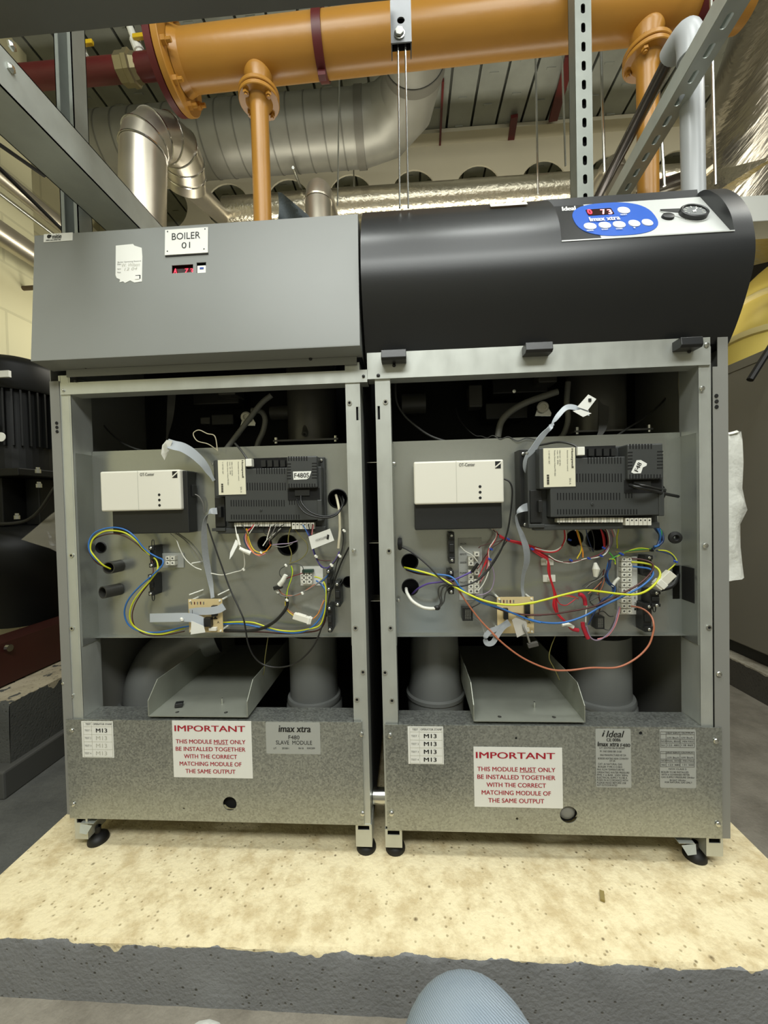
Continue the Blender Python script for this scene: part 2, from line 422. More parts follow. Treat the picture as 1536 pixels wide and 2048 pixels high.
WALLD = blockwall('pale_blockwork', '#b9b5a4')
struct(MB().box(-2.7, 3.5, -3.1, 3.0, -0.1, 0.0).build('floor', FLOORM))
struct(MB().box(-1.9, -0.848, -0.15, 2.0, -0.02, 0.002).build('floor_shade_strip', FLOORD))  # floor left of the plinth: its shade is put into a darker colour
# steel decking ceiling, ribs run away from the camera
b = MB(); x = -2.7; pts = []
P = 0.15
while x < 3.5:
    pts += [(x, ZC), (x+P-0.014, ZC), (x+P-0.019, ZC+0.05), (x+P+0.005, ZC+0.05)]; x += P
vs = []; fs = []
for (px, pz) in pts: vs += [(px, -3.1, pz), (px, 3.0, pz)]
for i in range(len(pts)-1): fs.append((2*i, 2*i+1, 2*i+3, 2*i+2))
b.add(vs, fs, DECK)
x = -2.7; k = 0
while x < 2.6:
    for j in range(14):
        y = 0.15+0.17*j+(0.05 if k % 2 else 0)
        b.box(x+.045, x+.092, y, y+.012, ZC-.004, ZC+.001, DECK)
    x += P; k += 1
b.box(-2.7, 3.5, -3.1, 3.0, ZC+.06, ZC+.12, VOID)
struct(b.build('ceiling'))
struct(MB().box(-2.1, -1.86, -3.1, 1.12, 0, ZC).build('wall_left', WALLM))
struct(MB().box(-2.7, -2.12, 1.12, 2.9, 0, ZC).build('wall_left_recess', WALLM))
struct(MB().box(-2.7, 3.5, 2.85, 3.0, 0, 2.2).build('wall_back', WALLM))
struct(MB().box(-2.7, 3.5, 2.85, 3.0, 2.2, ZC).build('wall_back_upper', mat('upper_wall_shade', '#3d382e', .8)))  # shade seen through the beam holes is put into this wall's colour
struct(MB().box(3.4, 3.5, -3.1, 3.0, 0, ZC).build('wall_right', WALLD))
struct(MB().box(-2.7, 3.5, -3.1, -3.0, 0, ZC).build('wall_front', WALLD))
# cellular beam
yb = 1.78
holes = []
xh0 = at(956, 376, yb); pit = 0.409
for k in range(-7, 8):
    holes.append(circ(xh0.x+k*pit, xh0.z, 0.140, 28))
b = MB(); b.sheet([(-2.6, xh0.z-.30), (3.4, xh0.z-.30), (3.4, ZC-.025), (-2.6, ZC-.025)], holes, (0, yb, 0), XP, ZP, 0.012)
b.box(-2.6, 3.4, yb-.09, yb+.09, ZC-.025, ZC-.002); b.box(-2.6, 3.4, yb-.09, yb+.09, xh0.z-.32, xh0.z-.30)
struct(b.build('beam', mat('cream_beam_paint', '#b9b39c', 0.5, var=0.05, scale=6)))
# ------------------------------------------------------------------ plinth under the boiler (ragged edge)
ZP0 = 0.110
def plinth(name, x0, x1, y0, y1, z0, z1, m, n=90, amp=0.004, kinds='structure'):
    rnd = random.Random(3); b = MB(); vs = []; fs = []
    nx = n; prof = [(0.0, 0.0), (0.0, 0.5), (0.0, 0.86), (0.0, 0.955), (0.004, 1.0), (0.03, 1.0)]
    for i in range(nx+1):
        x = x0+(x1-x0)*i/nx; jit = [rnd.uniform(-1, 1) for _ in prof]
        chip = amp*3.0*max(0, math.sin(i*1.7)+math.sin(i*0.61+1)-1.35)
        for (dy, fz), j in zip(prof, jit):
            e = amp*j if fz > 0.85 else amp*0.3*j
            vs.append((x, y0+dy*1.0+(abs(e)+chip if fz > .9 else e), z0+(z1-z0)*fz-(0 if fz < .99 else (abs(e)*.35+(chip*.5 if dy < .02 else 0)))))
        vs.append((x, y1, z1))
    q = len(prof)+1
    for i in range(nx):
        for k in range(q-1): fs.append((i*q+k, (i+1)*q+k, (i+1)*q+k+1, i*q+k+1))
    b.add(vs, fs)
    b.poly([(x0, y0, z0), (x0, y0+.005, z1-.001), (x0, y1, z1), (x0, y1, z0)]); b.poly([(x1, y0, z0), (x1, y1, z0), (x1, y1, z1), (x1, y0+.005, z1-.001)])
    o = b.build(name, m, smooth=35); o['kind'] = kinds; return o
o = plinth('concrete_plinth', -0.848, 0.716, -0.176, 1.0, 0.0, ZP0, CONC, amp=.0022)
tag(o, 'cream topped concrete plinth with dark painted front edge, under the open boiler', 'plinth'); del o['kind']
b = MB(); b.obox((0.345, -0.071, ZP0+.003), (0.0035, .009, 0), (-.0035, .0014, 0), (0, 0, .002), mat('dry_leaf', '#8f7f4a', .8))
tag(b.build('wood_chip'), 'small brown chip of wood lying on the cream plinth top', 'debris')
# ================================================================== boiler modules
YB = 0.05
def hole_sheet(b, X0, X1, Z0, Z1, Y, holes, t=0.0014, m=None):
    b.sheet([(X0, Z0), (X1, Z0), (X1, Z1), (X0, Z1)], holes, (0, Y, 0), XP, ZP, t, m)
def pxhole(px, py, r, Y, n=20):
    p = at(px, py, Y); k = (Y-CAM.y)/F; return circ(p.x, p.z, r*k, n), p, r*k
def post(parent, X0, X1, Z0, Z1, slots=(), inner=0.055):
    b = MB(); hole_sheet(b, X0, X1, Z0, Z1, 0.0, [[(a, c), (bb, c), (bb, d), (a, d)] for a, bb, c, d in slots])
    b.box(X0, X0+.0014, 0, inner, Z0, Z1); b.box(X1-.0014, X1, 0, inner, Z0, Z1)
    b.box(X0+.003, X0+.0042, -.0012, 0, Z0, Z1); b.box(X1-.0045, X1-.0032, -.0012, 0, Z0, Z1)
    for a, bb, c, d in slots: b.box(a-.001, bb+.001, .004, .006, c-.001, d+.001, VOID)
    return b.build('corner_post', POST, parent)
ML = empty('boiler_module', (-0.42, 0.35, ZP0), 'left open boiler module, galvanised frame with its front panels off', 'boiler', 'boiler modules')
MR = empty('boiler_module', (0.27, 0.35, ZP0), 'right open boiler module, galvanised frame under the black hood', 'boiler', 'boiler modules')
DEP = 0.72
def module(root, left):
    if left: p0, p1, q0, q1, bx0, bx1, lx0, lx1 = -.739, -.713, -.121, -.091, -.712, -.122, -.748, -.104
    else:    p0, p1, q0, q1, bx0, bx1, lx0, lx1 = -.060, -.029, .572, .595, -.028, .571, -.056, .607
    lz0, lz1 = (.182, .399) if left else (.173, .3945)
    # posts
    sl = at(733, 826, 0); zc0, zc1 = at(733, 840, 0).z, at(733, 813, 0).z
    post(root, p0, p1, .176, 1.14, () if left else [(p0+.0025, p0+.009, zc0, zc1)])
    post(root, q0, q1, .176, 1.14, [(q1-.009, q1-.0025, zc0, zc1)] if left else ())
    # side and inner panels
    if left:
        b = MB(); b.box(-.757, -.7555, -.001, DEP, .187, 1.40); b.box(-.757, -.7325 if False else -.736, -.003, -.0015, .187, 1.128)
        sp = b.build('side_panel', GREYP, root)
        for i, (x, y) in enumerate(((113, 846), (113.5, 854.5), (114, 863))):
            p = at(x, y, -.004); MB().lathe([(.0034, 0), (.0030, .0004), (0, .0004)], p, (0, -1, 0), 14, VOID).build('hole_plug', None, sp)
        MB().box(-.0915, -.0900, .056, DEP, .15, 1.10).build('inner_panel', VOID, root)
    else:
        b = MB(); b.box(.6235, .625, -.001, DEP, .170, 1.40); b.box(.597, .625, -.003, -.0015, .170, 1.10); b.box(.606, .625, -.003, -.0015, 1.10, 1.16)
        sp = b.build('side_panel', GREYP, root)
        for i, (x, y) in enumerate(((1433, 791.5), (1433.5, 802.5), (1433.5, 813.5))):
            p = at(x, y, -.004); MB().lathe([(.0038, 0), (.0034, .0004), (0, .0004)], p, (0, -1, 0), 14, VOID if i != 1 else RUB).build('hole_plug', None, sp)
        MB().box(-.0610, -.0600, .056, DEP, .15, .955).build('inner_panel', VOID, root)
    # dark insulated inside: back with, on the right, the open slot the daylit wall shows through
    b = MB()
    if left: b.box(-.755, -.090, DEP, DEP+.01, .15, 1.40)
    else:
        s0, s1 = at(783.5, 840, DEP).x, at(794.5, 840, DEP).x; z1, z2, z3, z4 = (at(788, y, DEP).z for y in (885, 833, 820, 802))
        b.sheet([(-.060, .15), (.624, .15), (.624, 1.40), (-.060, 1.40)], [[(s0, z1), (s1, z1), (s1, z2), (s0, z2)], [(s0, z3), (s1, z3), (s1, z4), (s0, z4)]], (0, DEP, 0), XP, ZP, .002)
    b.build('back_panel', VOID, root)
    x0, x1 = (-.755, -.091) if left else (-.060, .6234)
    MB().box(x0, x1, .06, DEP, 1.39, 1.40).build('top_panel', GREYP, root)
    MB().box(x0+.001, x1-.0005, .05, DEP, .165, .175).build('base_tray', GALV, root)
    MB().box(x0+.003, x1-.003, .30, .31, .98, 1.385).build('heat_exchanger_cover', DARKI, root)
    # crossbar
    b = MB()
    if left:
        b.box(-.733, -.0752, -.0035, -.002, 1.100, at(400, 751, 0).z-.004); b.box(-.733, -.0752, -.0035, .03, 1.0985, 1.100)
        cb = b.build('crossbar', POST, root)
        for x, y in ((152, 762), (727, 752.5)): screw(root, x, y, -.004, .003, INK)
        screw(root, 127, 781, -.004, .0025, STEEL)
    else:
        b.box(-.0748, .592, -.0035, -.002, 1.106, 1.168); b.box(-.0748, .592, -.005, .03, 1.1035, 1.106)
        b.build('crossbar', POST, root)
        for x, y in ((756.5, 751), (788, 731), (1378, 703)): screw(root, x, y, -.004, .0035, INK)
    # electrical back plate with its holes
    H = []; rings = []
    if left:
        A = zm(140, 900, 4.8); B = zm(380, 1020, 4.042); Cc = zm(400, 880, 4.267)
        lst = [(A(300, 935), 11), (B(605, 270), 14), (B(790, 285), 20), (Cc(1175, 500), 18.5), (B(1283, 580), 11)]
    else:
        D = zm(780, 1000, 4.8); E = zm(1060, 980, 4.042)
        lst = [(D(190, 593), 16), (D(195, 835), 16), (E(360, 390), 15), (E(540, 400), 20), ((1310, 985), 18)]
    for (c, r) in lst:
        h, p, rw = pxhole(c[0], c[1], r, YB); H.append(h); rings.append((p, rw))
    if not left:
        X0, X1, Z0, Z1 = rect(*E(1150, 610), *E(1290, 880), YB)
        X1 = min(X1, bx1-.004); H.append([(X0, Z0), (X1, Z0), (X1, Z1), (X0, Z1)])
    b = MB(); hole_sheet(b, bx0, bx1, .563, .975, YB, H)
    b.box(bx0, bx1, YB-.012, YB+.0005, .5615, .563); b.box(bx0, bx1, YB, YB+.04, .9745, .976)
    b.box(bx0, bx1, YB+.001, YB+.0022, .976, .984)
    for xx in (bx0, bx1): b.box(xx-.0006, xx+.0006, .004, YB, .555, .975)
    if not left: b.box(bx1-.0012, bx1-.0004, .012, YB-.002, Z0, Z1, VOID)
    bp = b.build('mounting_plate', PLATE, root)
    for i, (p, r) in enumerate(rings):
        MB().lathe([(r*.93, .004), (r*1.0, -.003), (r*1.08, -.002), (r*1.1, .002), (r*1.02, .004)], p, (0, 1, 0), 28).build('grommet', RUB, bp, smooth=50)
    MB().box(bx0, bx1, .11, .115, .57, .97).build('plate_backing', VOID, root)
    # lower fascia
    hl = [pxhole(460, 1607, 14.5, -.006, 28), pxhole(368, 1616, 2.2, -.006, 12)] if left else [pxhole(1137, 1629, 17, -.006, 28), pxhole(1032, 1476, 2.3, -.006, 12), pxhole(1034, 1637, 2.5, -.006, 12), pxhole(1281, 1466, 3.4, -.006, 14)]
    b = MB(); hole_sheet(b, lx0, lx1, lz0, lz1, -.006, [h[0] for h in hl])
    ix0, ix1 = (p1+.001, q0-.001)
    b.box(lx0, lx1, -.006, 0.0, lz0, lz0+.0014)
    b.box(ix0, ix1, -.006, .05, lz1-.0012, lz1+.0003); b.box(ix0, ix1, .049, .0504, lz1-.03, lz1)
    b.box(lx0, lx0+.0012, -.006, 0, lz0, lz1); b.box(lx1-.0012, lx1, -.006, 0, lz0, lz1)
    for h in hl: b.lathe([(h[2]*1.25, 0), (0, 0)], (h[1].x, .004, h[1].z), (0, -1, 0), 20, VOID)
    fa = b.build('lower_fascia', GALV, root)
    if not left:
        MB().ball((hl[0][1].x, .004, hl[0][1].z), hl[0][2]*1.0, GREYP, 20, (1, .35, 1)).build('hole_plug', None, fa, smooth=60)
    # feet
    for i, (fx, flip) in enumerate(((( -.742, -.712), 0), ((-.123, -.089), 1)) if left else (((-.061, -.026), 0), ((.580, .612), 1))):
        a, c = fx; b = MB()
        hole_sheet(b, a, c, .132, lz0-.002, -.001, [[(a+.005, lz0-.014), (c-.005, lz0-.014), (c-.005, lz0-.005), (a+.005, lz0-.005)]])
        b.box(a, a+.0015, -.001, .05, .132, lz0-.002); b.box(c-.0015, c, -.001, .05, .132, lz0-.002); b.box(a+.002, c-.002, .006, .008, .15, lz0-.002, VOID)
        b.build('foot_bracket', POST, root)
        foot_x = (a+c)/2 + ((.018 if left and i == 0 else (-.022 if (not left and i == 1) else .002)))
        b = MB(); b.lathe([(.006, .032), (.006, .018), (.012, .016), (.019, .010), (.021, .004), (.021, 0), (0, 0)], (foot_x, .022, ZP0), (0, 0, 1), 24)
        b.build('levelling_foot', RUB, root, smooth=40)
    for i, (fx) in enumerate((-.70, -.11) if left else (-.04, .57)):
        b = MB(); b.lathe([(.012, .06), (.012, .018), (.019, .010), (.021, .004), (.021, 0), (0, 0)], (fx, DEP-.05, ZP0), (0, 0, 1), 20)
        b.build('levelling_foot', RUB, root, smooth=40)
    # transit bracket
    p = at(178, 1652, .0) if left else at(1372, 1692, 0)
    s = 1 if left else -1
    b = MB(); b.poly([(p.x-.016*s, -.004, p.z+.008), (p.x+.014*s, -.008, p.z+.008), (p.x+.006*s, -.014, p.z-.007), (p.x-.012*s, -.012, p.z-.006)])
    b.box(p.x-.016, p.x+.014, -.004, .03, p.z+.008, p.z+.0095)
    b.build('transit_bracket', STRUT, root)
    return fa, bp
FL, BPL = module(ML, True)
FR, BPR = module(MR, False)
for x, y in ((154, 906), (161.5, 945), (166, 1206)): screw(ML, x, y, .03, .0035)
for x, y in ((127, 1367), (143.5, 1392), (144, 1257), (143, 1111)): (rivnut if x > 128 else screw)(ML, x, y, -.0015)
for x, y in ((699, 806),): rivnut(ML, x, y, -.0015, .005)
for x, y in ((708, 1102), (723, 1468), (143.5, 1461), (147, 1608), (725, 1627)): screw(ML, x, y, -.007, .0045)
for x, y in ((711, 1256), (726, 1344), (714, 1399)): rivnut(ML, x, y, -.0015, .0052)
for x, y in ((771, 804), (778, 1102), (781, 1256), (770, 1345), (784, 1401), (1418, 1255)): rivnut(MR, x, y, -.0015, .0052)
for x, y in ((780, 1471), (783, 1627), (1432, 1482), (1436, 1648), (1404, 777), (1411, 1091), (1413, 690), (1438, 1348)): screw(MR, x, y, -.0075 if y > 1460 else -.004, .005)
for x, y in ((788, 928), (797, 1201), (1384, 907), (1390, 1196), (1028, 783)): screw(MR, x, y, .035, .004)
# spacers and pipe seen in the gap between the modules
for k, y in enumerate((925, 1086, 1202)):
    p = at(740, y, .1); tag(MB().box(-.0898, -.0612, .1, .16, p.z-.0008, p.z+.0008).build('spacer_strip', STEEL), ['thin steel strip bridging the gap between the two modules, topmost of three', 'thin steel strip bridging the gap between the two modules, middle of three', 'thin steel strip bridging the gap between the two modules, lowest of three'][k], 'bracket', 'spacer strips between the modules')
p = at(756, 1605, .03); b = MB(); b.cyl((-.0895, .05, p.z), (-.0605, .05, p.z), .0165, 28)
tag(b.build('header_pipe', STEEL, smooth=40), 'short shiny steel pipe joining both modules low in the gap', 'pipe')
# ------------------------------------------------------------------ trays
def tray(root, x0, x1, left):
    z = at((x0+x1)/2, 1434 if left else 1444, -.004).z
    X0, X1 = at(x0, 1434 if left else 1444, -.004).x, at(x1, 1434 if left else 1444, -.004).x
    b = MB(); b.box(X0, X1, -.004, .42, z, z+.0014)
    prof = [(-.004, z), (-.004, z+.034), (.03, z+.066), (.42, z+.066), (.42, z)]
    b.prism(prof, X0-.0007, X0+.0007); b.prism(prof, X1-.0007, X1+.0007)
    b.cyl(((X0+X1)/2+.028, .05, z), ((X0+X1)/2+.028, .05, z+.014), .002, 10, ZINC)
    for fx in (.25, .75): b.lathe([(.004, .001), (0, .002)], (X0+(X1-X0)*fx, .012, z+.001), (0, 0, 1), 12, ZINC)
    return b.build('tray', mat('tray_sheet', '#9b9e93', .42, .4, var=.15, scale=18), root), X0, X1, z
tr, X0, X1, zt = tray(ML, 297, 495, True)
b = MB(); b.obox((X0+.045, .035, zt+.007), (.008, .002, 0), (-.002, .006, 0), (0, .001, .004)); tag(b.build('plastic_clip', BLK, bevel=.001), 'small black plastic clip lying in the left tray', 'clip')
tray(MR, 948, 1170, False)
# ================================================================== grey cover over the left module
GC = empty('grey_cover', (-.417, 0, 1.154), 'grey sheet metal cover with a white BOILER 01 sign, over the left module', 'cover')
CP = Vector((0, -.050, 1.154)); _d = Vector((0, .020, .262)).normalized(); CN = Vector((0, -_d.z, _d.y)); CU = _d
def cpt(px, py, off=0.0): return onp(px, py, CP, CN, off)
def cl2(px, py):
    p = cpt(px, py)-CP; return (p.x, p.dot(CU))
gx0, gx1, gh = -.7505, -.0835, .2628
def crect(x0, y0, x1, y1):
    a, bq, c, d = cl2(x0, (y0+y1)/2), cl2(x1, (y0+y1)/2), cl2((x0+x1)/2, y1), cl2((x0+x1)/2, y0)
    return a[0], bq[0], c[1], d[1]
w1 = crect(343.5, 529.5, 386, 545.5); w2 = crect(393, 524.5, 412, 545.5)
b = MB(); b.sheet([(gx0, 0), (gx1, 0), (gx1, gh), (gx0, gh)], [[(q[0], q[2]), (q[1], q[2]), (q[1], q[3]), (q[0], q[3])] for q in (w1, w2)], CP-CN*.0009, XP, CU, .0016)
top = CP+CU*gh
zlb, zlc = at(300, 734, 0).z, at(300, 749, 0).z
b.prism([(-.050, 1.154), (-.050, 1.156), (.0, zlb+.0015), (.0, zlb)], gx0, gx1)
b.prism([(top.y, top.z-.001), (top.y, top.z+.0006), (.09, top.z+.0006), (.09, top.z-.001)], gx0, gx1)
for xx in (gx0, gx1-.0014): b.prism([(-.0495, 1.1545), (top.y, top.z), (.09, top.z), (.09, zlb), (.0, zlb)], xx, xx+.0014)
b.prism([(-.0060, zlb), (-.0060, zlc), (-.0045, zlc), (-.0045, zlb)], gx0+.035, gx1-.012)
gcm = b.build('cover_shell', GREYC, GC)
for x, y in ((172, 734.5), (621, 718)): screw(GC, x, y, -.0061, .0034, INK)
# display and button behind the windows
DZ = 0.012
def cbox(b, q, d0, d1, m=None):
    c = CP+XP*((q[0]+q[1])/2)+CU*((q[2]+q[3])/2)-CN*((d0+d1)/2)
    b.obox(c, XP*(q[1]-q[0])/2, -CN*(d1-d0)/2, CU*(q[3]-q[2])/2, m)
b = MB(); cbox(b, (w1[0]-.002, w1[1]+.002, w1[2]-.004, w1[3]+.004), .006, .012, LEDB)
for st, x in (('A', 348), ('7', 371), ('3', 381)):
    p = cpt(x, 539.5, -.005); b.text(st, p, (XP-CU*.0).normalized(), CU, .0066, .0105, LEDR, .02, 0.1, .0012)
b.build('led_display', None, GC)
b = MB(); cbox(b, (w2[0]-.001, w2[1]+.001, w2[2]-.004, w2[3]+.002), .010, .014, BLK); cbox(b, (w2[0]+.001, w2[1]-.001, w2[2]-.002, w2[3]-.006), .001, .009, WHITE)
q = crect(399, 534, 407, 538); cbox(b, q, .0004, .0011, BLUEI)
b.build('reset_button', None, GC, bevel=.0006)
# sign plate
def cplate(px4, t, m, b, off=0.0):
    v = [cpt(x, y, off) for x, y in px4]; n = len(v); V = v+[p+CN*t for p in v]
    b.add(V, [tuple(range(n))[::-1], tuple(range(n, 2*n))]+[(i, (i+1) % n, n+(i+1) % n, n+i) for i in range(n)][::1], m)
def ctext(b, st, x0, y0, x1, y1, m, bold=0.0, slant=0.0, off=.0005):
    c = cpt((x0+x1)/2, (y0+y1)/2, 0); q = crect(x0, y0, x1, y1); b.text(st, c, XP, CU, q[1]-q[0], q[3]-q[2], m, bold, slant, off)
b = MB(); q = crect(331.5, 459, 417, 509.5)
cbox(b, q, -.0028, -.0008, WHITE); cbox(b, (q[0], q[1], q[2]-.002, q[2]+.003), -.0012, -.0002, INK)
ctext(b, 'BOILER', 345.5, 467, 402, 480.5, INK, .0, 0, .0032); ctext(b, '01', 365, 486.5, 382, 498.5, INK, .0, 0, .0032)
for x, y in ((337, 465.3), (411.5, 460.3), (336.5, 504.5), (409.5, 500)):
    b.lathe([(.0014, 0), (0, 0)], cpt(x, y, .0031), CN, 10, INK)
b.build('sign_plate', None, GC)
b = MB(); q = crect(88, 467, 145.5, 483); cbox(b, q, -.0006, 0, WHITE)
ctext(b, 'mitie', 105.5, 469, 123.5, 477.5, INK, .03, 0, .0009)
b.lathe([(.0042, 0), (0, 0)], cpt(98.5, 473.5, .0009), CN, 12, INK)
b.lathe([(.0026, 0), (0, 0)], cpt(101.5, 472.5, .0009), CN, 10, INK)
ctext(b, 'MW-AA-0787196', 93, 479, 122, 482, INK, .02, 0, .0009)
b.build('asset_sticker', None, GC)
b = MB(); Z3 = zm(40, 430, 3.491)
rp = [Z3(*p) for p in ((670, 215), (790, 203), (800, 215), (850, 230), (855, 290), (852, 465), (800, 472), (770, 458), (735, 475), (720, 465), (695, 470), (700, 452), (675, 440), (668, 420))]
cplate(rp, .0005, WHITE, b)
ctext(b, 'Boiler Servicing Record', *Z3(684, 322), *Z3(845, 334), INKG, 0, 0, .0008)
for (u, v, t) in ((690, 345, 'Date'), (690, 378, 'Name'), (690, 402, 'Next')): ctext(b, t, *Z3(682, v-5), *Z3(706, v+5), INKG, 0, 0, .0008)
ctext(b, 'W. Wilson', *Z3(712, 338), *Z3(838, 362), INKF, 0, .2, .0008); ctext(b, '12 04', *Z3(730, 368), *Z3(820, 388), INKF, 0, .2, .0008)
q = crect(*Z3(808, 421), *Z3(842, 447)); cbox(b, q, -.0009, -.0005, INK); q = crect(*Z3(806, 427), *Z3(836, 450)); cbox(b, q, -.0012, -.0009, WHITE)
b.build('paper_label', None, GC)
# ================================================================== black hood over the right module
BH = empty('black_hood', (.28, 0, 1.145), 'curved black plastic hood with a blue control panel, over the right module', 'cover')
hx0, hx1 = -.0775, .632
prof = [(.11, 1.462), (.06, 1.462), (.021, 1.455), (-.010, 1.425), (-.030, 1.395), (-.046, 1.360), (-.0535, 1.325), (-.056, 1.300), (-.054, 1.272), (-.045, 1.240), (-.030, 1.204), (-.012, 1.170), (.004, 1.146), (.02, 1.140), (.11, 1.140)]
def pspl(pr, a, bq, n=5):
    s = spline([(0, y, z) for y, z in pr[a:bq]], n); return [(v.y, v.z) for v in s]
full = [prof[0]]+pspl(prof, 1, 13)+prof[13:]
XS = at(1119, 440, -.045).x
b = MB(); b.prism(full, hx0, XS)
xe = .598
b.prism(full, xe, hx1)
# below the control recess
zcut = at(1300, 471.5, -.055).z
ycut = None
low = [p for p in full if p[1] <= zcut]
# front curve at zcut
for i in range(len(full)-1):
    if full[i][1] > zcut >= full[i+1][1] and full[i][0] < .05:
        t = (full[i][1]-zcut)/(full[i][1]-full[i+1][1]); ycut = full[i][0]+(full[i+1][0]-full[i][0])*t
lowp = [(ycut, zcut)]+[p for p in full if p[1] < zcut and (p[0] < .06)]+[(.11, 1.14), (.11, 1.40), (.03, 1.40), (ycut+.012, zcut)]
b.prism(lowp, XS, xe)
b.prism([(.033, 1.449), (.036, 1.468), (.05, 1.477), (.11, 1.477), (.11, 1.40), (.06, 1.40)], XS, xe)
hood = b.build('hood_shell', BLKP, BH, smooth=35)
b = MB(); b.box(XS, xe, ycut-.0012, ycut+.004, zcut-.0005, zcut+.0016); b.build('edge_trim', SILVP, BH)
for px, py, w_ in ((787.5, 712, 50), (1076, 697, 54), (1378, 687, 44)):
    X0, X1, Z0, Z1 = rect(px-w_/2, py-10, px+w_/2, py+10, -.02)
    MB().prism([(-.028, Z1), (-.03, Z0+.004), (-.026, Z0), (-.002, Z0), (-.002, Z1)], X0, X1).build('hinge_clip', BLKP, BH, bevel=.001)
b = MB()   # slim white strip label on top of the hood
for i in range(2): pass
pa, pb = (-.012, 1.4225), (-.002, 1.4345)
xa, xb = at(980, 413, -.007).x, at(1053, 413, -.007).x
b.add([(xa, pa[0]-.003, pa[1]+.002), (xb, pa[0]-.003, pa[1]+.002), (xb, pb[0]-.003, pb[1]+.002), (xa, pb[0]-.003, pb[1]+.002)], [(0, 1, 2, 3)], WHITE)
b.build('strip_label', None, BH)
# control panel
PA = Vector((0, ycut+.006, zcut)); PBt = Vector((0, .030, 1.447)); PU = (PBt-PA).normalized(); PN = Vector((0, -PU.z, PU.y))
def ppt(px, py, off=0.0): return onp(px, py, PA, PN, off)
def pl2(px, py): p = ppt(px, py)-PA; return (p.x, p.dot(PU))
PH = (PBt-PA).length
xg = at(1190, 440, -.02).x
b = MB()
b.sheet([(XS, 0), (xg, 0), (xg, PH), (XS, PH)], [], PA, XP, PU, .003, BLKP)
cG = pl2(1382, 429)
b.sheet([(xg, 0), (xe, 0), (xe, PH), (xg, PH)], [], PA, XP, PU, .003, SILVP)
pn = b.build('control_panel', None, BH)
def oval(x0, y0, x1, y1, n=40, e=2.6):
    a, bq, c, d = pl2(x0, (y0+y1)/2), pl2(x1, (y0+y1)/2), pl2((x0+x1)/2, y1), pl2((x0+x1)/2, y0)
    cx, cy, rx, ry = (a[0]+bq[0])/2, (c[1]+d[1])/2, (bq[0]-a[0])/2, (d[1]-c[1])/2
    pts = []
    for k in range(n):
        t = 2*math.pi*k/n; cs, sn = math.cos(t), math.sin(t)
        pts.append((cx+rx*math.copysign(abs(cs)**(2/e), cs), cy+ry*math.copysign(abs(sn)**(2/e), sn)))
    return pts
def ptx(b, st, x0, y0, x1, y1, m, bold=0., slant=0., off=.004):
    c = ppt((x0+x1)/2, (y0+y1)/2); a, bq, cc, d = pl2(x0, (y0+y1)/2), pl2(x1, (y0+y1)/2), pl2((x0+x1)/2, y1), pl2((x0+x1)/2, y0)
    b.text(st, c, XP, PU, bq[0]-a[0], d[1]-cc[1], m, bold, slant, off)
K = zm(1100, 360, 3.523)
b = MB(); b.sheet(oval(*K(160, 166), *K(752, 402)), [], PA+PN*.0018, XP, PU, .0012, BLUEP)
ptx(b, 'Imax xtra', *K(268, 272), *K(485, 302), WHITE, .03, .12)
b.build('blue_fascia', None, pn)
b = MB(); ptx(b, 'Ideal', *K(78, 195), *K(182, 224), WHITE, .02, .25, .0022); b.build('maker_mark', None, pn)
b = MB(); b.sheet(oval(*K(252, 214), *K(442, 258), 24, 12), [], PA+PN*.0026, XP, PU, .0008, LEDB)
for st, u in (('0', 275), ('7', 372), ('3', 415)): ptx(b, st, *K(u-14, 220), *K(u+14, 254), LEDW if st != '0' else LEDR, .02, .08, .0034)
b.build('led_display', None, pn)
for i, (u0, v0, u1, v1) in enumerate(((472, 204, 557, 250), (234, 316, 322, 362), (338, 310, 424, 354), (438, 304, 526, 350), (548, 296, 628, 342), (642, 290, 718, 336))):
    b = MB(); b.sheet(oval(*K(u0, v0), *K(u1, v1), 28, 2.2), [], PA+PN*.003, XP, PU, .0016, WHITE)
    st = ('RESET', 'MODE', 'STEP', 'STORE', '-', '+')[i]
    if i < 5: ptx(b, st, *K((u0+u1)/2-(24 if i < 4 else 5), v1+6), *K((u0+u1)/2+(24 if i < 4 else 5), v1+14), WHITE, .02)
    b.build('push_button', None, pn)
# gauge recess, gauge, small knob
b = MB()
q0, q1, rr_ = pl2(*K(765, 225)), pl2(*K(1003, 252)), None
rg = pl2(*K(1118, 252))[0]-q1[0]
cir = [(q1[0]+rg*math.cos(a), q1[1]+rg*1.0*math.sin(a)) for a in [math.radians(100-10*k) for k in range(22)]]
tear = [(q0[0], q0[1]-.003), (q0[0]+.002, q0[1]+.004)]+cir
b.sheet(tear, [], PA+PN*.0021, XP, PU, .0006, SILVP)
cir2 = [(q1[0]+rg*.9*math.cos(a), q1[1]+rg*.9*math.sin(a)) for a in [math.radians(100-10*k) for k in range(22)]]
b.sheet([(q0[0]+.001, q0[1]-.003), (q0[0]+.003, q0[1]+.004)]+cir2[:1]+[(q1[0]-rg*.75, q1[1]+rg*.30)], [], PA+PN*.0027, XP, PU, .0006, BLK)
b.build('gauge_recess', None, pn)
gc = ppt(*K(1000, 252)); b = MB()
b.lathe([(rg*.88, 0), (rg*.88, .008), (rg*.80, .0095), (rg*.74, .0085), (rg*.74, .0045)], gc+PN*.0015, PN, 36, BLK)
b.lathe([(rg*.74, .006), (0, .006)], gc+PN*.0015, PN, 36, mat('gauge_face', '#8c8f90', .25, .3))
for k in range(9):
    a = math.radians(210-30*k); d = XP*math.cos(a)+PU*math.sin(a); c = gc+PN*.008+d*rg*.58
    b.obox(c, d*rg*.1, d.cross(PN)*.0006, PN*.0003, WHITE)
b.obox(gc+PN*.0082+(XP*.5+PU*.6)*rg*.2, (XP*.64+PU*.77)*rg*.36, (XP*.77-PU*.64)*.0008, PN*.0003, WHITE)
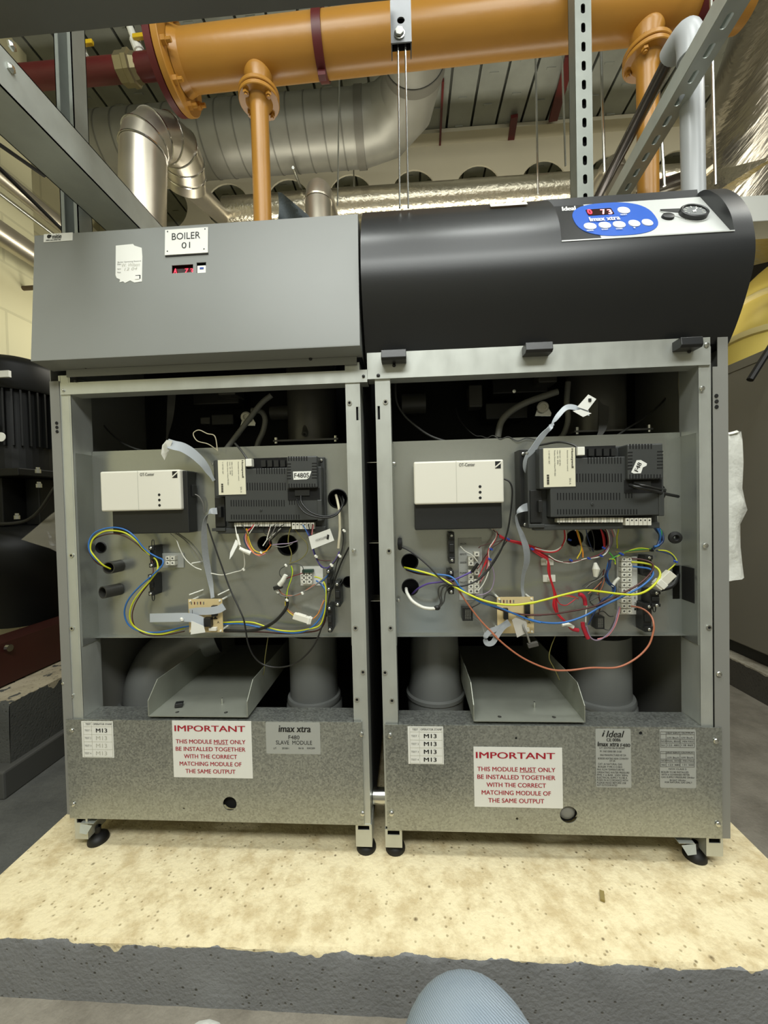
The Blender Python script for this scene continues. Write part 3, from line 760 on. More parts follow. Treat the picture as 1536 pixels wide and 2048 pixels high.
b.lathe([(rg*.12, .0003), (0, .001)], gc+PN*.008, PN, 12, WHITE)
b.build('pressure_gauge', None, pn, smooth=40)
b = MB(); kc = ppt(*K(825, 270)); b.lathe([(.0115, 0), (.0105, .004), (.008, .005), (0, .005)], kc+PN*.0015, PN, 20, BLK); b.build('blanking_cap', None, pn, smooth=40)
# ================================================================== stickers on the lower fascias
YS = -.0071
def sticker(parent, name, x0, y0, x1, y1, m, Y=YS, r=0):
    b = MB(); X0, X1, Z0, Z1 = rect(x0, y0, x1, y1, Y)
    b.sheet(rr(X0, Z0, X1, Z1, r) if r else [(X0, Z0), (X1, Z0), (X1, Z1), (X0, Z1)], [], (0, Y, 0), XP, ZP, .0004, m)
    return b
def important(parent, x0, y0, x1, y1):
    b = sticker(parent, 's', x0, y0, x1, y1, WHITE); W, H = x1-x0, y1-y0
    def t(st, cx, cy, w, h, bold): ptext(b, st, x0+W*(cx-w/2), y0+H*(cy-h/2), x0+W*(cx+w/2), y0+H*(cy+h/2), YS, REDI, bold)
    t('IMPORTANT', .465, .135, .89, .105, .016)
    for i, (st, w) in enumerate((('THIS MODULE MUST ONLY', .88), ('BE INSTALLED TOGETHER', .88), ('WITH THE CORRECT', .67), ('MATCHING MODULE OF', .78), ('THE SAME OUTPUT', .63))):
        t(st, .475, .365+.130*i, w, .072, .008)
    X0, X1, Z0, Z1 = rect(x0+W*.515, y0+H*.411, x0+W*.70, y0+H*.415, YS); b.box(X0, X1, YS-.0007, YS-.0003, Z0, Z1, REDI)
    return b.build('warning_sticker', None, parent)
important(FL, 346, 1441.5, 504, 1555.5)
important(FR, 948, 1494.5, 1125, 1615)
def stamp(parent, x0, y0, x1, y1, st):
    b = sticker(parent, 's', x0, y0, x1, y1, WHITE); W, H = x1-x0, y1-y0
    def R(a, c, d, e, m): X0, X1, Z0, Z1 = rect(x0+W*a, y0+H*c, x0+W*d, y0+H*e, YS); b.box(X0, X1, YS-.0006, YS-.0002, Z0, Z1, m)
    for v in (.02, .14, .355, .56, .77, .975): R(.06, v-.003, .97, v+.003, INKF)
    for u in (.06, .325, .965): R(u-.004, .02, u+.004, .975, INKF)
    ptext(b, 'TEST', x0+W*.12, y0+H*.05, x0+W*.28, y0+H*.10, YS, INKG, .01); ptext(b, 'OPERATOR STAMP', x0+W*.35, y0+H*.05, x0+W*.95, y0+H*.10, YS, INKG, .01)
    for i in range(4):
        cy = .25+.21*i
        ptext(b, 'TEST %d' % (i+1), x0+W*.09, y0+H*(cy-.025), x0+W*.30, y0+H*(cy+.025), YS, INKG, .0)
        ptext(b, 'M13', x0+W*.45, y0+H*(cy-.055), x0+W*.80, y0+H*(cy+.055), YS, INK if st[i] else INKF, .014 if st[i] else .0)
    return b.build('test_stamp_label', None, parent)
stamp(FL, 164, 1442.5, 227, 1515, (1, 0, 0, 0)); stamp(FR, 816, 1453, 887, 1528, (1, 1, 1, 1))
b = sticker(FL, 's', 532, 1444.5, 640.5, 1508, LBLG, r=.003)
ptext(b, 'imax xtra', 557.5, 1451, 621, 1464, YS, INK, .014, .12); ptext(b, 'F480', 577, 1470.5, 599, 1478.5, YS, INK); ptext(b, 'SLAVE  MODULE', 552, 1481, 624, 1489, YS, INK)
for st, x0, x1 in (('UT', 547, 553), ('203801', 564, 578), ('0618', 597, 607), ('000289', 614, 630)): ptext(b, st, x0, 1494.5, x1, 1498, YS, INK)
b.build('module_label', None, FL)
Z5 = zm(1180, 1440, 13.65)
b = sticker(FR, 's', 1191.5, 1458, 1262, 1575, LBLG, r=.003)
def t5(st, u0, v0, u1, v1, bold=0., sl=0.): ptext(b, st, *Z5(u0, v0), *Z5(u1, v1), YS, INK, bold, sl)
t5('i', 325, 285, 405, 445, .03, .3); t5('Ideal', 440, 290, 930, 470, .008, .3); t5('CE 0086', 450, 495, 830, 580, .01); t5('Imax xtra', 205, 590, 780, 715, .016, .12); t5('F480', 830, 640, 1090, 730, .01)
for i, (st, u0, u1, v) in enumerate((('UT 203750 0618 00289', 255, 945, 760), ('PI 1N0 0000 BR 0100', 270, 860, 855), ('0063 MANUFACTURED BY DA', 270, 980, 955), ('BORDER HEATING NEAR COVENTRY', 215, 1050, 1050), ('OF UK', 530, 690, 1110), ('CAT. A/ NATURAL GAS', 215, 870, 1200), ('BOILER TYPE C13 B23', 215, 870, 1275), ('MAX. FLOW TEMPERATURE 90C', 190, 940, 1350), ('OPERATING WATER PRESSURE', 190, 1070, 1430), ('PMS = 6 BAR  230V 50Hz', 190, 1030, 1500), ('ELECTRICAL SUPPLY TO BE A', 190, 1010, 1570), ('FUSED IN ACCORDANCE WITH', 190, 1030, 1640), ('PLEASE READ BEFORE USE', 190, 980, 1710), ('NOT OUTDOOR RATED', 190, 740, 1775))):
    t5(st, u0, v-26, u1, v+26)
b.build('data_label', None, FR)
Z6 = zm(1310, 1440, 13.65)
b = sticker(FR, 's', 1319.5, 1459, 1392, 1576, LBLG, r=.003)
def r6(u0, v0, u1, v1, m=INKG): X0, X1, Z0, Z1 = rect(*Z6(u0, v0), *Z6(u1, v1), YS); b.box(X0, X1, YS-.0006, YS-.0002, Z0, Z1, m)
for v in (320, 390, 525, 630, 740, 860, 915, 1065, 1160, 1275): r6(145, v-6, 1075, v+6)
for u in (145, 300, 680, 1070): r6(u-6, 320, u+6, 740); r6(u-6, 860, u+6, 1275)
for st, u0, u1, v in (('HEAT INPUT', 320, 660, 355), ('OUTPUT', 720, 1040, 355), ('kW Btu/h', 330, 640, 480), ('kW Btu/h', 720, 1020, 480), ('NOMINAL 80/60C MIN MAX', 160, 1050, 580), ('MAX', 165, 270, 685), ('123 480', 340, 650, 685), ('118 460', 710, 1030, 685), ('HEAT INPUT', 320, 660, 890), ('OUTPUT', 720, 1040, 890), ('kW Btu/h', 340, 650, 1020), ('kW Btu/h', 720, 1040, 1020), ('NOMINAL 50/30C MIN MAX', 170, 1060, 1110), ('MAX', 175, 285, 1220), ('123 480', 360, 670, 1220), ('131 500', 750, 1050, 1220), ('NOX CLASS 5', 370, 850, 1335), ('BOILER TO BE INSTALLED', 165, 910, 1420), ('WITH A GOVERNED METER', 165, 940, 1490), ('GAS SUPPLY PRESSURE 20mbar', 165, 1080, 1560), ('BI-GAZ 100mbar', 400, 840, 1640), ('FOR NATURAL GAS ONLY', 265, 1010, 1700)):
    ptext(b, st, *Z6(u0, v-24), *Z6(u1, v+24), YS, INK)
b.build('rating_label', None, FR)
# ================================================================== wires
COLS = dict(blue='#2f68ad', yg='#c8cc2a', green='#3f9a3a', brown='#4a2420', tan='#a8664a', black='#141414', white='#dddcd2', grey='#77756f', red='#c4202c', pink='#d8868a', orange='#e08a28', purple='#54418a', yellow='#d8bd30', navy='#24365f', maroon='#6d2026', cream='#c9c1a6', dgrey='#3c3c3a', violet='#8f7f95', olive='#77713c')
WM = {k: mat('cable_'+k, v, 0.38) for k, v in COLS.items()}
def wpath(pts, Y, n=6):
    out = []
    for p in pts: out.append(at(p[0], p[1], p[2] if len(p) > 2 and p[2] is not None else Y))
    return spline(out, n)
def wire(label, pts, r, col, Y=0.034, name='cable', cat='cable', group=None, n=6):
    b = MB(); b.tube(wpath(pts, Y, n), r, 8)
    return tag(b.build(name, WM[col], smooth=60), label, cat, group)
def wpart(parent, pts, r, col, Y=0.034, name='wire', n=6):
    b = MB(); b.tube(wpath(pts, Y, n), r, 7); return b.build(name, WM[col], parent, smooth=60)
def tie(parent, px, py, Y, r=.004, m=None, name='cable_tie', tail=(0.7, -.4)):
    c = at(px, py, Y); b = MB(); b.ball(c, r*.75, m or CREAM2, 10)
    b.obox(c+Vector((tail[0]*r, -r*.4, tail[1]*r)), (r*.55, 0, 0), (0, r*.5, 0), (0, 0, r*.5), m or CREAM2)
    return b.build(name, None, parent)
def zl(z, pts, Y=None): return [(*z(p[0], p[1]), p[2] if len(p) > 2 else Y) for p in pts]
A = zm(140, 900, 4.8); B = zm(380, 1020, 4.042); Cc = zm(400, 880, 4.267); D = zm(780, 1000, 4.8); E = zm(1060, 980, 4.042); Fz = zm(740, 720, 4.267); Hz = zm(1080, 720, 3.84); G = zm(760, 1240, 2.133); T2 = zm(120, 740, 4.518)
TIEB = mat('blue_tie', '#2a49a8', .4)
# --- control interface boxes
def iface(root, x0, y0, x1, y1, bx0, by1, bx1, Y0, Yb, split):
    X0, X1, Z0, Z1 = rect(x0, y0, x1, y1, Y0); Xb0, Xb1, Zb0, _ = rect(bx0, y1, bx1, by1, Y0+.010)
    b = MB(); b.box(X0, X1, Y0, YB-.003, Z0, Z1); b.build('upper_housing', CREAM, root, bevel=.0035, seg=3)
    b = MB(); b.box(Xb0, Xb1, Y0+.010, YB-.003, Zb0, Z1-.002); b.build('lower_housing', BLK, root, bevel=.002)
    b = MB(); xs = X0+(X1-X0)*split; b.box(xs-.0004, xs+.0004, Y0-.0003, Y0+.001, Z0+.001, Z1-.001, INKF); b.build('panel_joint', None, root)
    W, H = X1-X0, Z1-Z0; b = MB()
    b.text('OT-Center', (X0+W*.595, Y0, Z0+H*.90), XP, ZP, W*.175, H*.075, INKG, .01, 0, .0006)
    q = (X0+W*.935, Z0+H*.89); s = H*.075
    b.box(q[0]-s*.8, q[0]+s*.9, Y0-.0005, Y0, q[1]-s*1.3, q[1]+s*.9, INK)
    b.obox((q[0]+s*.1, Y0-.0005, q[1]-s*.2), (s*.9, 0, s*.75), (0, .0004, 0), (-.12*s, 0, .15*s), CREAM)
    b.build('front_marking', None, root)
    for k in range(3):
        b = MB(); b.lathe([(H*.034, 0), (H*.03, .0003), (0, .0003)], (X0+W*.735, Y0-.0002, Z0+H*(.385-.13*k)), (0, -1, 0), 16, INK); b.build('indicator_hole', None, root)
    return X0, X1, Z0, Z1
OL = empty('interface_box', at(280, 1000, .05), 'cream and black interface box with three dots, in the left module', 'electrical box', 'interface boxes')
q = iface(OL, 200.5, 941, 361, 1021.5, 225, 1067, 378, .003, YB, .475)
b = MB(); b.box(q[1]-.002, q[1]+.010, .018, YB-.004, q[2]+.004, q[3]-.002); b.build('side_cheek', CREAM, OL, bevel=.003)
b = MB(); b.box(q[1]+.004, q[1]+.014, .028, .044, q[2]+.028, q[2]+.054); b.build('side_plug', BLK, OL, bevel=.001)
OR_ = empty('interface_box', at(918, 990, .05), 'cream and black interface box with three dots, in the right module', 'electrical box', 'interface boxes')
iface(OR_, 828, 921, 1008, 1007.5, 829.5, 1058.5, 1004, -.008, YB, .475)
# --- burner controllers
def controller(root, off, right):
    o = Vector(off)
    def P(u, v, Y): return at(*Cc(u, v), Y)+o
    def bx(b, u0, v0, u1, v1, Y0, Y1, m=None):
        X0, X1 = P(u0, (v0+v1)/2, Y0).x, P(u1, (v0+v1)/2, Y0).x; Z0, Z1 = P((u0+u1)/2, v1, Y0).z, P((u0+u1)/2, v0, Y0).z
        b.box(X0, X1, Y0+o.y, Y1+o.y, Z0, Z1, m); return X0, X1, Z0, Z1
    b = MB(); bx(b, 122, 158, 1072, 775, .036, .046 if not right else .046-o.y); bx(b, 150, 745, 1070, 792, .028, .046)
    b.build('base', CTRL, root, bevel=.002)
    b = MB(); bx(b, 212, 238, 1038, 690, .012, .04); bx(b, 130, 165, 400, 480, .0118, .04); bx(b, 1000, 510, 1040, 690, .010, .04)
    h = b.build('housing', CTRL, root, bevel=.0015)
    b = MB(); rows = [(480, 735, 21.5, 240, 290), (400, 735, 21.5, 365, 430), (262, 735, 21.5, 512, 567), (760, 812, 21, 515, 553), (265, 860, 21.3, 637, 677)]
    for u0, u1, st, v0, v1 in rows:
        u = u0
        while u < u1: bx(b, u, v0, u+8, v1, .0117, .0121, VOID); u += st
    b.build('vent_slots', None, h)
    b = MB(); bx(b, 742, 138, 1000, 410, .003, .04); pb = b.build('power_block', CTRL, root, bevel=.0025)
    b = MB(); u = 752
    while u < 920: bx(b, u, 140, u+9, 178, .0027, .0031, VOID); u += 22
    u = 755
    while u < 990: bx(b, u, 372, u+9, 408, .0027, .0031, VOID); u += 22
    v = 200
    while v < 350: bx(b, 742, v, 776, v+9, .0027, .0031, VOID); bx(b, 955, v-6, 998, v+3, .0027, .0031, VOID); v += 25
    b.build('vent_slots', None, pb)
    b = MB(); bx(b, 748, 412, 1022, 512, .0112, .0119, VOID); bx(b, 810, 425, 935, 475, .009, .0112, BLK)
    b.build('plug_recess', None, root)
    b = MB(); bx(b, 455, 152, 742, 236, .030, .04)
    for k in range(4): bx(b, 520+55*k, 172, 560+55*k, 228, .022, .031, BLK)
    b.build('top_sockets', VOID, root)
    b = MB(); bx(b, 128, 490, 212, 740, .030, .04); bx(b, 150, 570, 178, 660, .018, .031, BLK); bx(b, 100, 752, 215, 778, .024, .032, CTRL)
    b.build('side_socket', BLK, root, bevel=.0008)
    b = MB(); bx(b, 240, 690, 985, 700, .020, .04, VOID)
    n = 24
    for k in range(n): bx(b, 292+k*20.2, 702, 292+k*20.2+17, 738, .020, .034, CREAM if k % 3 else INKF)
    for k in range(6): bx(b, 785+k*32, 705, 785+k*32+28, 760, .018, .034, CREAM)
    for k in range(6): b.lathe([(.0016, 0), (0, 0)], P(799+k*32, 722, .0178), (0, -1, 0), 8, INK)
    b.build('terminal_row', mat('beige_terminal', '#b3a985', .5), root)
    # label with upright type
    b = MB(); X0, X1, Z0, Z1 = bx(b, 156, 168, 388, 466, .0108, .0116, mat('cream_label', '#dcd8c0', .45))
    W, H = X1-X0, Z1-Z0; yy = .0108+o.y
    def vt(st, u, v0, v1, h_, m=INK, bold=0.): b.text(st, (X0+W*u, yy, Z1-H*(v0+v1)/2), (0, 0, -1), (1, 0, 0), H*(v1-v0), W*h_, m, bold, 0, .0004)
    vt('Honeywell', .90, .03, .52, .085, INK, .014)
    for u, v1, st in ((.76, .60, 'Automatic burner control'), (.52, .46, 'S4965 V 1017  230V 50Hz'), (.45, .42, 'max. 4A  IP00'), (.36, .72, 'Resideo Emmen Holland PIN 0063'), (.18, .4, '2 107 001 207')): vt(st, u, .06, v1, .045, INKG)
    vt('SN A', .83, .78, .95, .06, INKG)
    for k in range(12): b.box(X0+W*.10, X0+W*.17, yy-.0004, yy, Z1-H*(.68+.022*k), Z1-H*(.68+.022*k+(.012 if k % 3 else .018)), INK)
    b.build('maker_label', None, root)
    for u, v in ((1035, 172), (105, 205), (1050, 745), (520, 598)):
        b = MB(); b.lathe([(.0028, 0), (.0028, .0015), (.0012, .0018), (.0012, .0008), (0, .0008)], P(u, v, .034 if u != 520 else .012), (0, -1, 0), 12); b.build('fixing_screw', ZINC if u != 520 else CTRL, root)
    b = MB(); bx(b, 388, 160, 440, 225, .006, .02); b.build('plug', CREAM2, root, bevel=.001)
    b = MB()
    if not right:
        X0, X1, Z0, Z1 = bx(b, 0, 0, 1, 1, .0, .0001, WHITE); b = MB()
        a = P(795, 340, .0026); c = P(950, 265, .0026); w_, h_ = c.x-a.x, c.z-a.z
        b.add([(a.x+q*w_, a.y, a.z+t*h_) for q, t in ((0.02, 0), (.72, .02), (.86, .18), (.99, .9), (1, 1), (0, 1))], [(0, 1, 2, 3, 4, 5)], WHITE)
        b.text('F480S', (a.x+w_*.47, a.y, a.z+h_*.52), XP, ZP, w_*.80, h_*.56, INK, .005, 0, .0004)
    else:
        pts = [Hz(*p) for p in ((700, 862), (742, 770), (775, 768), (822, 795), (818, 812), (790, 825), (775, 870), (720, 872))]
        Yk = .0026+o.y; v = [at(x, y, Yk) for x, y in pts]; k = len(v)
        b.add(v, [tuple(range(k))[::-1]], WHITE)
        c = at(*Hz(752, 822), Yk); tx = Vector((.42, 0, .9)).normalized(); b.text('F48', c, tx, Vector((-tx.z, 0, tx.x)), .017, .0075, INK, .01, 0, .0004)
    b.build('model_sticker', None, root)
CL = empty('burner_controller', at(540, 990, .045), 'black vented burner controller with F480S sticker, in the left module', 'controller', 'burner controllers')
controller(CL, (0, 0, 0), False)
offR = at(1117.5, 935.5, -.036)-at(463.5, 955, .012)
CR = empty('burner_controller', at(1200, 975, .045), 'black vented burner controller with a curled sticker, in the right module', 'controller', 'burner controllers')
controller(CR, offR, True)
X0, X1, Z0, Z1 = rect(1040, 898, 1104, 1050, .012)
b = MB(); b.box(X0, X1, .012, YB, Z0, Z1); b.box(X0+.02, X1, .002, .02, Z0+.004, Z0+.010); b.box(X0+.025, X1-.01, .006, .02, Z0+.02, Z0+.06)
b.build('side_bracket', BLK, CR, bevel=.001)
for x, y in ((1046, 908), (1050, 1049)): screw(CR, x, y, .011, .0035, name='fixing_screw')
# --- strain relief clamps
def clamp(x0, y0, x1, y1, Y, label, hook=0):
    r = empty('cable_clamp', at((x0+x1)/2, (y0+y1)/2, YB), label, 'clamp', 'black cable clamps')
    X0, X1, Z0, Z1 = rect(x0, y0, x1, y1, Y); h = Z1-Z0
    b = MB(); b.box(X0, X1, Y+.006, YB, Z0+h*.10, Z1-h*.10); b.box(X0+.001, X1-.001, Y, YB, Z0, Z0+h*.2); b.box(X0+.001, X1-.001, Y, YB, Z1-h*.2, Z1); b.box(X0+.002, X1-.002, Y+.002, Y+.012, Z0+h*.36, Z0+h*.62)
    b.build('clamp_body', BLK, r, bevel=.001)
    for z in (Z0+h*.1, Z1-h*.1):
        b = MB(); b.lathe([(.0030, 0), (.0031, .0015), (.002, .0026), (0, .0022)], ((X0+X1)/2, Y, z), (0, -1, 0), 12); b.build('screw', ZINC, r, smooth=40)
    if hook:
        b = MB(); z = Z1 if hook > 0 else Z0; s = hook; b.tube(spline([((X0+X1)/2-.003, Y+.008, z), ((X0+X1)/2-.002, Y+.008, z+.011*s), ((X0+X1)/2+.002, Y+.008, z+.011*s), ((X0+X1)/2+.003, Y+.008, z)], 5), .0009, 6); b.build('tie_loop', RUB, r)
    return r
clamp(*A(750, 920), *A(808, 1130), .018, 'black cable clamp above another, left of the small terminal block, left module', 1)
clamp(*A(745, 1195), *A(800, 1400), .018, 'black cable clamp below another, holding the blue wire, left module', -1)
clamp(*B(1166, 580), *B(1216, 785), .014, 'black cable clamp against the right post of the left module, upper of the pair')
clamp(*B(1108, 775), *B(1150, 990), .014, 'black cable clamp low at right of the left module, beside the blue wire')
clamp(*B(1100, 480), *B(1140, 660), .020, 'black cable clamp right of the terminal block, in the left module')
clamp(*D(562, 310), *D(625, 610), .022, 'tall black cable clamp below the interface box of the right module')
clamp(*D(556, 675), *D(618, 905), .016, 'black cable clamp gripping the blue and yellow wires, right module')
clamp(*E(930, 530), *E(1000, 700), .024, 'black cable clamp beside the top of the right terminal strip')
clamp(*E(985, 820), *E(1062, 945), .012, 'black cable clamp below the white connector in the right module', -1)
clamp(*E(925, 920), *E(1000, 1150), .018, 'black cable clamp at the lower right of the right mounting plate')
# --- conduit stubs on the left plate
def stub(u0, v0, u1, v1, rpx, label):
    p = at(*A(u1, v1), YB); Yq = YB-.036; qv = at(*A(u0, v0), Yq); r = rpx/4.8*(Yq-CAM.y)/F
    b = MB(); d = (qv-p).normalized(); L = (qv-p).length
    b.lathe([(r, 0), (r, L), (r*.84, L), (r*.84, L*.15), (0, L*.15)], p, d, 24)
    tag(b.build('conduit_stub', mat('stub_grey', '#33322e', .45), smooth=40), label, 'pipe stub', 'conduit stubs')
stub(370, 1132, 480, 1110, 62, 'grey plastic pipe stub with wires entering it, left mounting plate')
stub(312, 1368, 478, 1335, 62, 'empty grey plastic pipe stub, lowest on the left mounting plate')
b = MB(); p = at(*Hz(0, 0), 0); pe = at(*E(1190, 385), .02); b.lathe([(.004, .0), (.006, .003), (.0105, .004), (.0125, .009), (.0115, .014), (.006, .0155), (.0035, .013), (.0035, .0), (.004, .0)], pe+Vector((0, .012, 0)), (-.25, -1, 0), 24)
tag(b.build('rubber_grommet', RUB, smooth=50), 'round black rubber grommet right of the blue wiring, right module', 'grommet')
# --- terminal blocks
TERM = mat('terminal_cream', '#cfcdc0', .45)
def terminals(root, cols, rows, x0, y0, x1, y1, Y, r=2.9, skip=()):
    for i in range(cols):
        for j in range(rows):
            if (i, j) in skip: continue
            cx = x0+(x1-x0)*i/max(cols-1, 1); cy = y0+(y1-y0)*j/max(rows-1, 1)
            c = at(cx, cy, Y); k = r*(Y-CAM.y)/F; b = MB()
            b.box(c.x-k*1.15, c.x+k*1.15, Y, Y+.012, c.z-k*1.05, c.z+k*1.05, TERM)
            b.ring(c, (0, -1, 0), k*.55, k*.95, .0012, 12, CREAM2); b.lathe([(k*.5, .0004), (0, .0004)], c, (0, -1, 0), 10, INKG)
            b.build('terminal', None, root)
t = empty('terminal_block', at(*A(985, 1060), YB), 'small four way terminal block on a pale plate, left module', 'terminal block', 'terminal blocks')
b = MB(); X0, X1, Z0, Z1 = rect(*A(885, 990), *A(1090, 1130), YB-.003); b.box(X0, X1, YB-.003, YB-.001, Z0, Z1); b.build('plate', LBLG, t)
terminals(t, 2, 2, *A(938, 1040), *A(985, 1086), .036, 4.2)
t = empty('terminal_block', at(*B(985, 530), YB), 'terminal block with dark jumper on a pale plate, right side of the left module', 'terminal block', 'terminal blocks')
b = MB(); X0, X1, Z0, Z1 = rect(*B(893, 455), *B(1075, 610), YB-.003); b.box(X0, X1, YB-.003, YB-.001, Z0, Z1); b.build('plate', WHITE, t)
terminals(t, 2, 3, *B(922, 516), *B(966, 580), .034, 4.6)
b = MB(); X0, X1, Z0, Z1 = rect(*B(905, 485), *B(990, 508), .030); b.box(X0, X1, .030, .044, Z0, Z1); b.build('jumper', mat('jumper_green', '#1d3b30', .5), t)
t = empty('terminal_strip', at(*D(800, 700), YB), 'long terminal strip on a grey label, left side of the right module', 'terminal block', 'terminal blocks')
b = MB(); X0, X1, Z0, Z1 = rect(*D(660, 365), *D(885, 960), YB-.003); b.box(X0, X1, YB-.003, YB-.001, Z0, Z1)
for k, (v, st) in enumerate(((420, 'AUX'), (520, 'REMOTE'), (600, 'SENSOR'), (700, 'PUMP'), (790, 'FAULT'), (880, 'MAINS'))): ptext(b, st, *D(672, v-9), *D(735, v+9), YB-.0032, INK)
b.build('plate', LBLG, t)
terminals(t, 2, 9, *D(777, 520), *D(833, 876), .034, 4.6, {(0, 0), (1, 1), (1, 2), (0, 3), (1, 5)})
t = empty('terminal_strip', at(*E(790, 770), YB), 'white two column terminal strip, right side of the right module', 'terminal block', 'terminal blocks')
b = MB(); X0, X1, Z0, Z1 = rect(*E(708, 540), *E(868, 1006), YB-.003); b.box(X0, X1, YB-.003, YB-.001, Z0, Z1)
for k in range(5): ptext(b, ('L', 'N', 'E', '2', '1')[k], *E(842, 770+46*k), *E(856, 788+46*k), YB-.0032, INK)
b.build('plate', WHITE, t)
terminals(t, 2, 11, *E(760, 560), *E(803, 980), .030, 4.2)
# --- small circuit boards
PCBM = mat('tan_circuit_board', '#cdb98a', .5, var=.1, scale=60); PCBG = mat('green_board', '#2c4a37', .5)
def board(x0, y0, x1, y1, Y, label):
    r = empty('circuit_board', at((x0+x1)/2, y1, YB), label, 'circuit board', 'tan circuit boards')
    X0, X1, Z0, Z1 = rect(x0, y0, x1, y1, Y); W, H = X1-X0, Z1-Z0
    b = MB(); b.box(X0, X1, Y, Y+.0016, Z0, Z1); b.build('board', PCBM, r)
    def c(name, a, d, w, h, t, m):
        b = MB(); b.box(X0+W*(a-w/2), X0+W*(a+w/2), Y-t, Y, Z0+H*(d-h/2), Z0+H*(d+h/2)); b.build(name, m, r, bevel=.0006)
    c('ribbon_socket', .22, .56, .12, .30, .008, BLK); c('ribbon_socket', .80, .66, .14, .32, .009, BLK); c('ribbon_socket', .62, .34, .2, .26, .012, BLK)
    c('jumper_plug', .74, .12, .22, .10, .008, CREAM)
    b = MB()
    for i in range(5): b.box(X0+W*(.08+.09*i), X0+W*(.11+.09*i), Y-.0004, Y, Z0+H*.84, Z0+H*.92, OXRED if i % 2 else INKG)
    b.text('A', (X0+W*.87, Y, Z0+H*.3), XP, ZP, W*.07, H*.07, INK); b.poly([(X0+W*.72, Y-.0005, Z0+H*.40), (X0+W*.86, Y-.0005, Z0+H*.40), (X0+W*.79, Y-.0005, Z0+H*.48)], INK)
    b.build('board_marking', None, r)
    for a, d in ((.06, .95), (.94, .95), (.94, .05), (.06, .05)):
        b = MB(); b.cyl((X0+W*a, Y-.002, Z0+H*d), (X0+W*a, YB, Z0+H*d), .0022, 8); b.build('standoff', CREAM2, r)
    return r
PL_ = board(377.5, 1198, 445, 1264.5, .018, 'small tan circuit board with grey ribbons, low in the left module')
PR_ = board(994.5, 1194, 1067.5, 1266.5, .014, 'small tan circuit board behind crossing wires, low in the right module')
for (u0, v0, u1, v1) in ((1145, 1390, 1280, 1342), (1420, 1392, 1530, 1340), (1170, 1088, 1268, 1072)):
    b = MB(); b.tube([at(*A(u0, v0), .022), at(*A(u1, v1), YB)], .0015, 8); tag(b.build('plastic_standoff', CREAM2), 'white plastic standoff peg projecting from the left mounting plate', 'standoff', 'white standoff pegs')
for (u0, v0, u1, v1) in ((225, 688, 320, 640), (255, 722, 320, 700)):
    pass
# --- ribbon cables
RIB = mat('grey_ribbon', '#8f9396', .42, var=.12, scale=260, stretch=(1, 1, 1)); RIBW = mat('pale_ribbon', '#aeb4ba', .38); RIBD = mat('dark_ribbon', '#4d4d4b', .5)
def ribbon(label, pts, widths, m=RIB, wd=(1, 0, 0), Y=.03, parent=None, stripe=True, n=6, name='ribbon_cable'):
    P = wpath(pts, Y, n); k = len(P)
    ws = widths if not isinstance(widths, (list, tuple)) else [widths[min(len(widths)-1, int(i*len(widths)/k))] for i in range(k)]
    if isinstance(ws, list):
        for _ in range(4): ws = [ws[0]]+[(ws[i-1]+ws[i]+ws[i+1])/3 for i in range(1, k-1)]+[ws[-1]]
    wds = wd
    if isinstance(wd, list): wds = [Vector(wd[0]).lerp(Vector(wd[1]), i/(k-1)) for i in range(k)]
    b = MB(); b.ribbon(P, ws, wds, .001, m)
    o = b.build(name, None, parent, smooth=60)
    if label: tag(o, label, 'ribbon cable', 'grey ribbon cables')
    return o
o = ribbon('pale ribbon cable with a folded paper tag, above the left controller', zl(T2, [(965, 660, .004), (1030, 680, 0), (1110, 700, .004), (1200, 755, .010), (1290, 840, .018), (1350, 930, .028), (1392, 1000, .034)]), [.020, .020, .020, .018, .014, .007], RIBW, wd=[(0.15, .3, 1), (.8, 0, .5)])
b = MB()
def tagsheet(pts, Y, m=WHITE, t=.0005, b=None):
    v = [at(*p[:2], p[2] if len(p) > 2 else Y) for p in pts]; n = len(v); V = v+[p+Vector((0, -t, 0)) for p in v]
    b.add(V, [tuple(range(n)), tuple(range(n, 2*n))[::-1]]+[(i, (i+1) % n, n+(i+1) % n, n+i) for i in range(n)], m)
tagsheet([(*T2(*p), y) for p, y in (((965, 632), -.002), ((1018, 640), -.003), ((985, 730), .002), ((945, 815), .008), ((915, 760), .004), ((925, 680), 0))], 0, WHITE, .0006, b)
for k in range(3): b.obox(at(*T2(945+9*k, 720-10*k), -.0025), (.0009, 0, .0002), (0, .0003, 0), (-.002, 0, .009), INKF)
b.build('paper_tag', None, o)
ribbon('dark ribbon cable hanging in the upper opening of the left module', zl(T2, [(1012, 170, .16), (1005, 300, .16), (995, 430, .16), (980, 530, .15), (965, 625, .13)]), [.021, .02, .017, .012, .005], RIBD, wd=(1, 0, 0))
ribbon('grey ribbon cable dropping from the left controller to its circuit board', zl(A, [(1412, 585, .014), (1350, 592, .008), (1310, 640, .008), (1290, 720, .012), (1288, 850, .02), (1300, 1000, .03), (1325, 1150, .036), (1355, 1300, .036), (1370, 1420, .024)]), [.014, .009, .008, .011, .013, .0135, .012, .008], RIB, wd=[(.3, .5, 1), (1, 0, 0)])
o = ribbon('grey ribbon cable folded across the front of the left circuit board', zl(A, [(768, 1612, .022), (860, 1610, .014), (960, 1608, .008), (1060, 1606, .004), (1160, 1610, .002), (1250, 1640, .004), (1305, 1690, .010)]), .0185, RIBW, wd=(0, .1, 1))
b = MB(); tagsheet([(*A(1165, 1640), .0), (*A(1285, 1690), -.002), (*A(1300, 1750), -.002), (*A(1160, 1770), .0)], 0, WHITE, .0005, b); b.build('paper_tag', None, o)
tie(o, *A(1070, 1620), .0, .004)
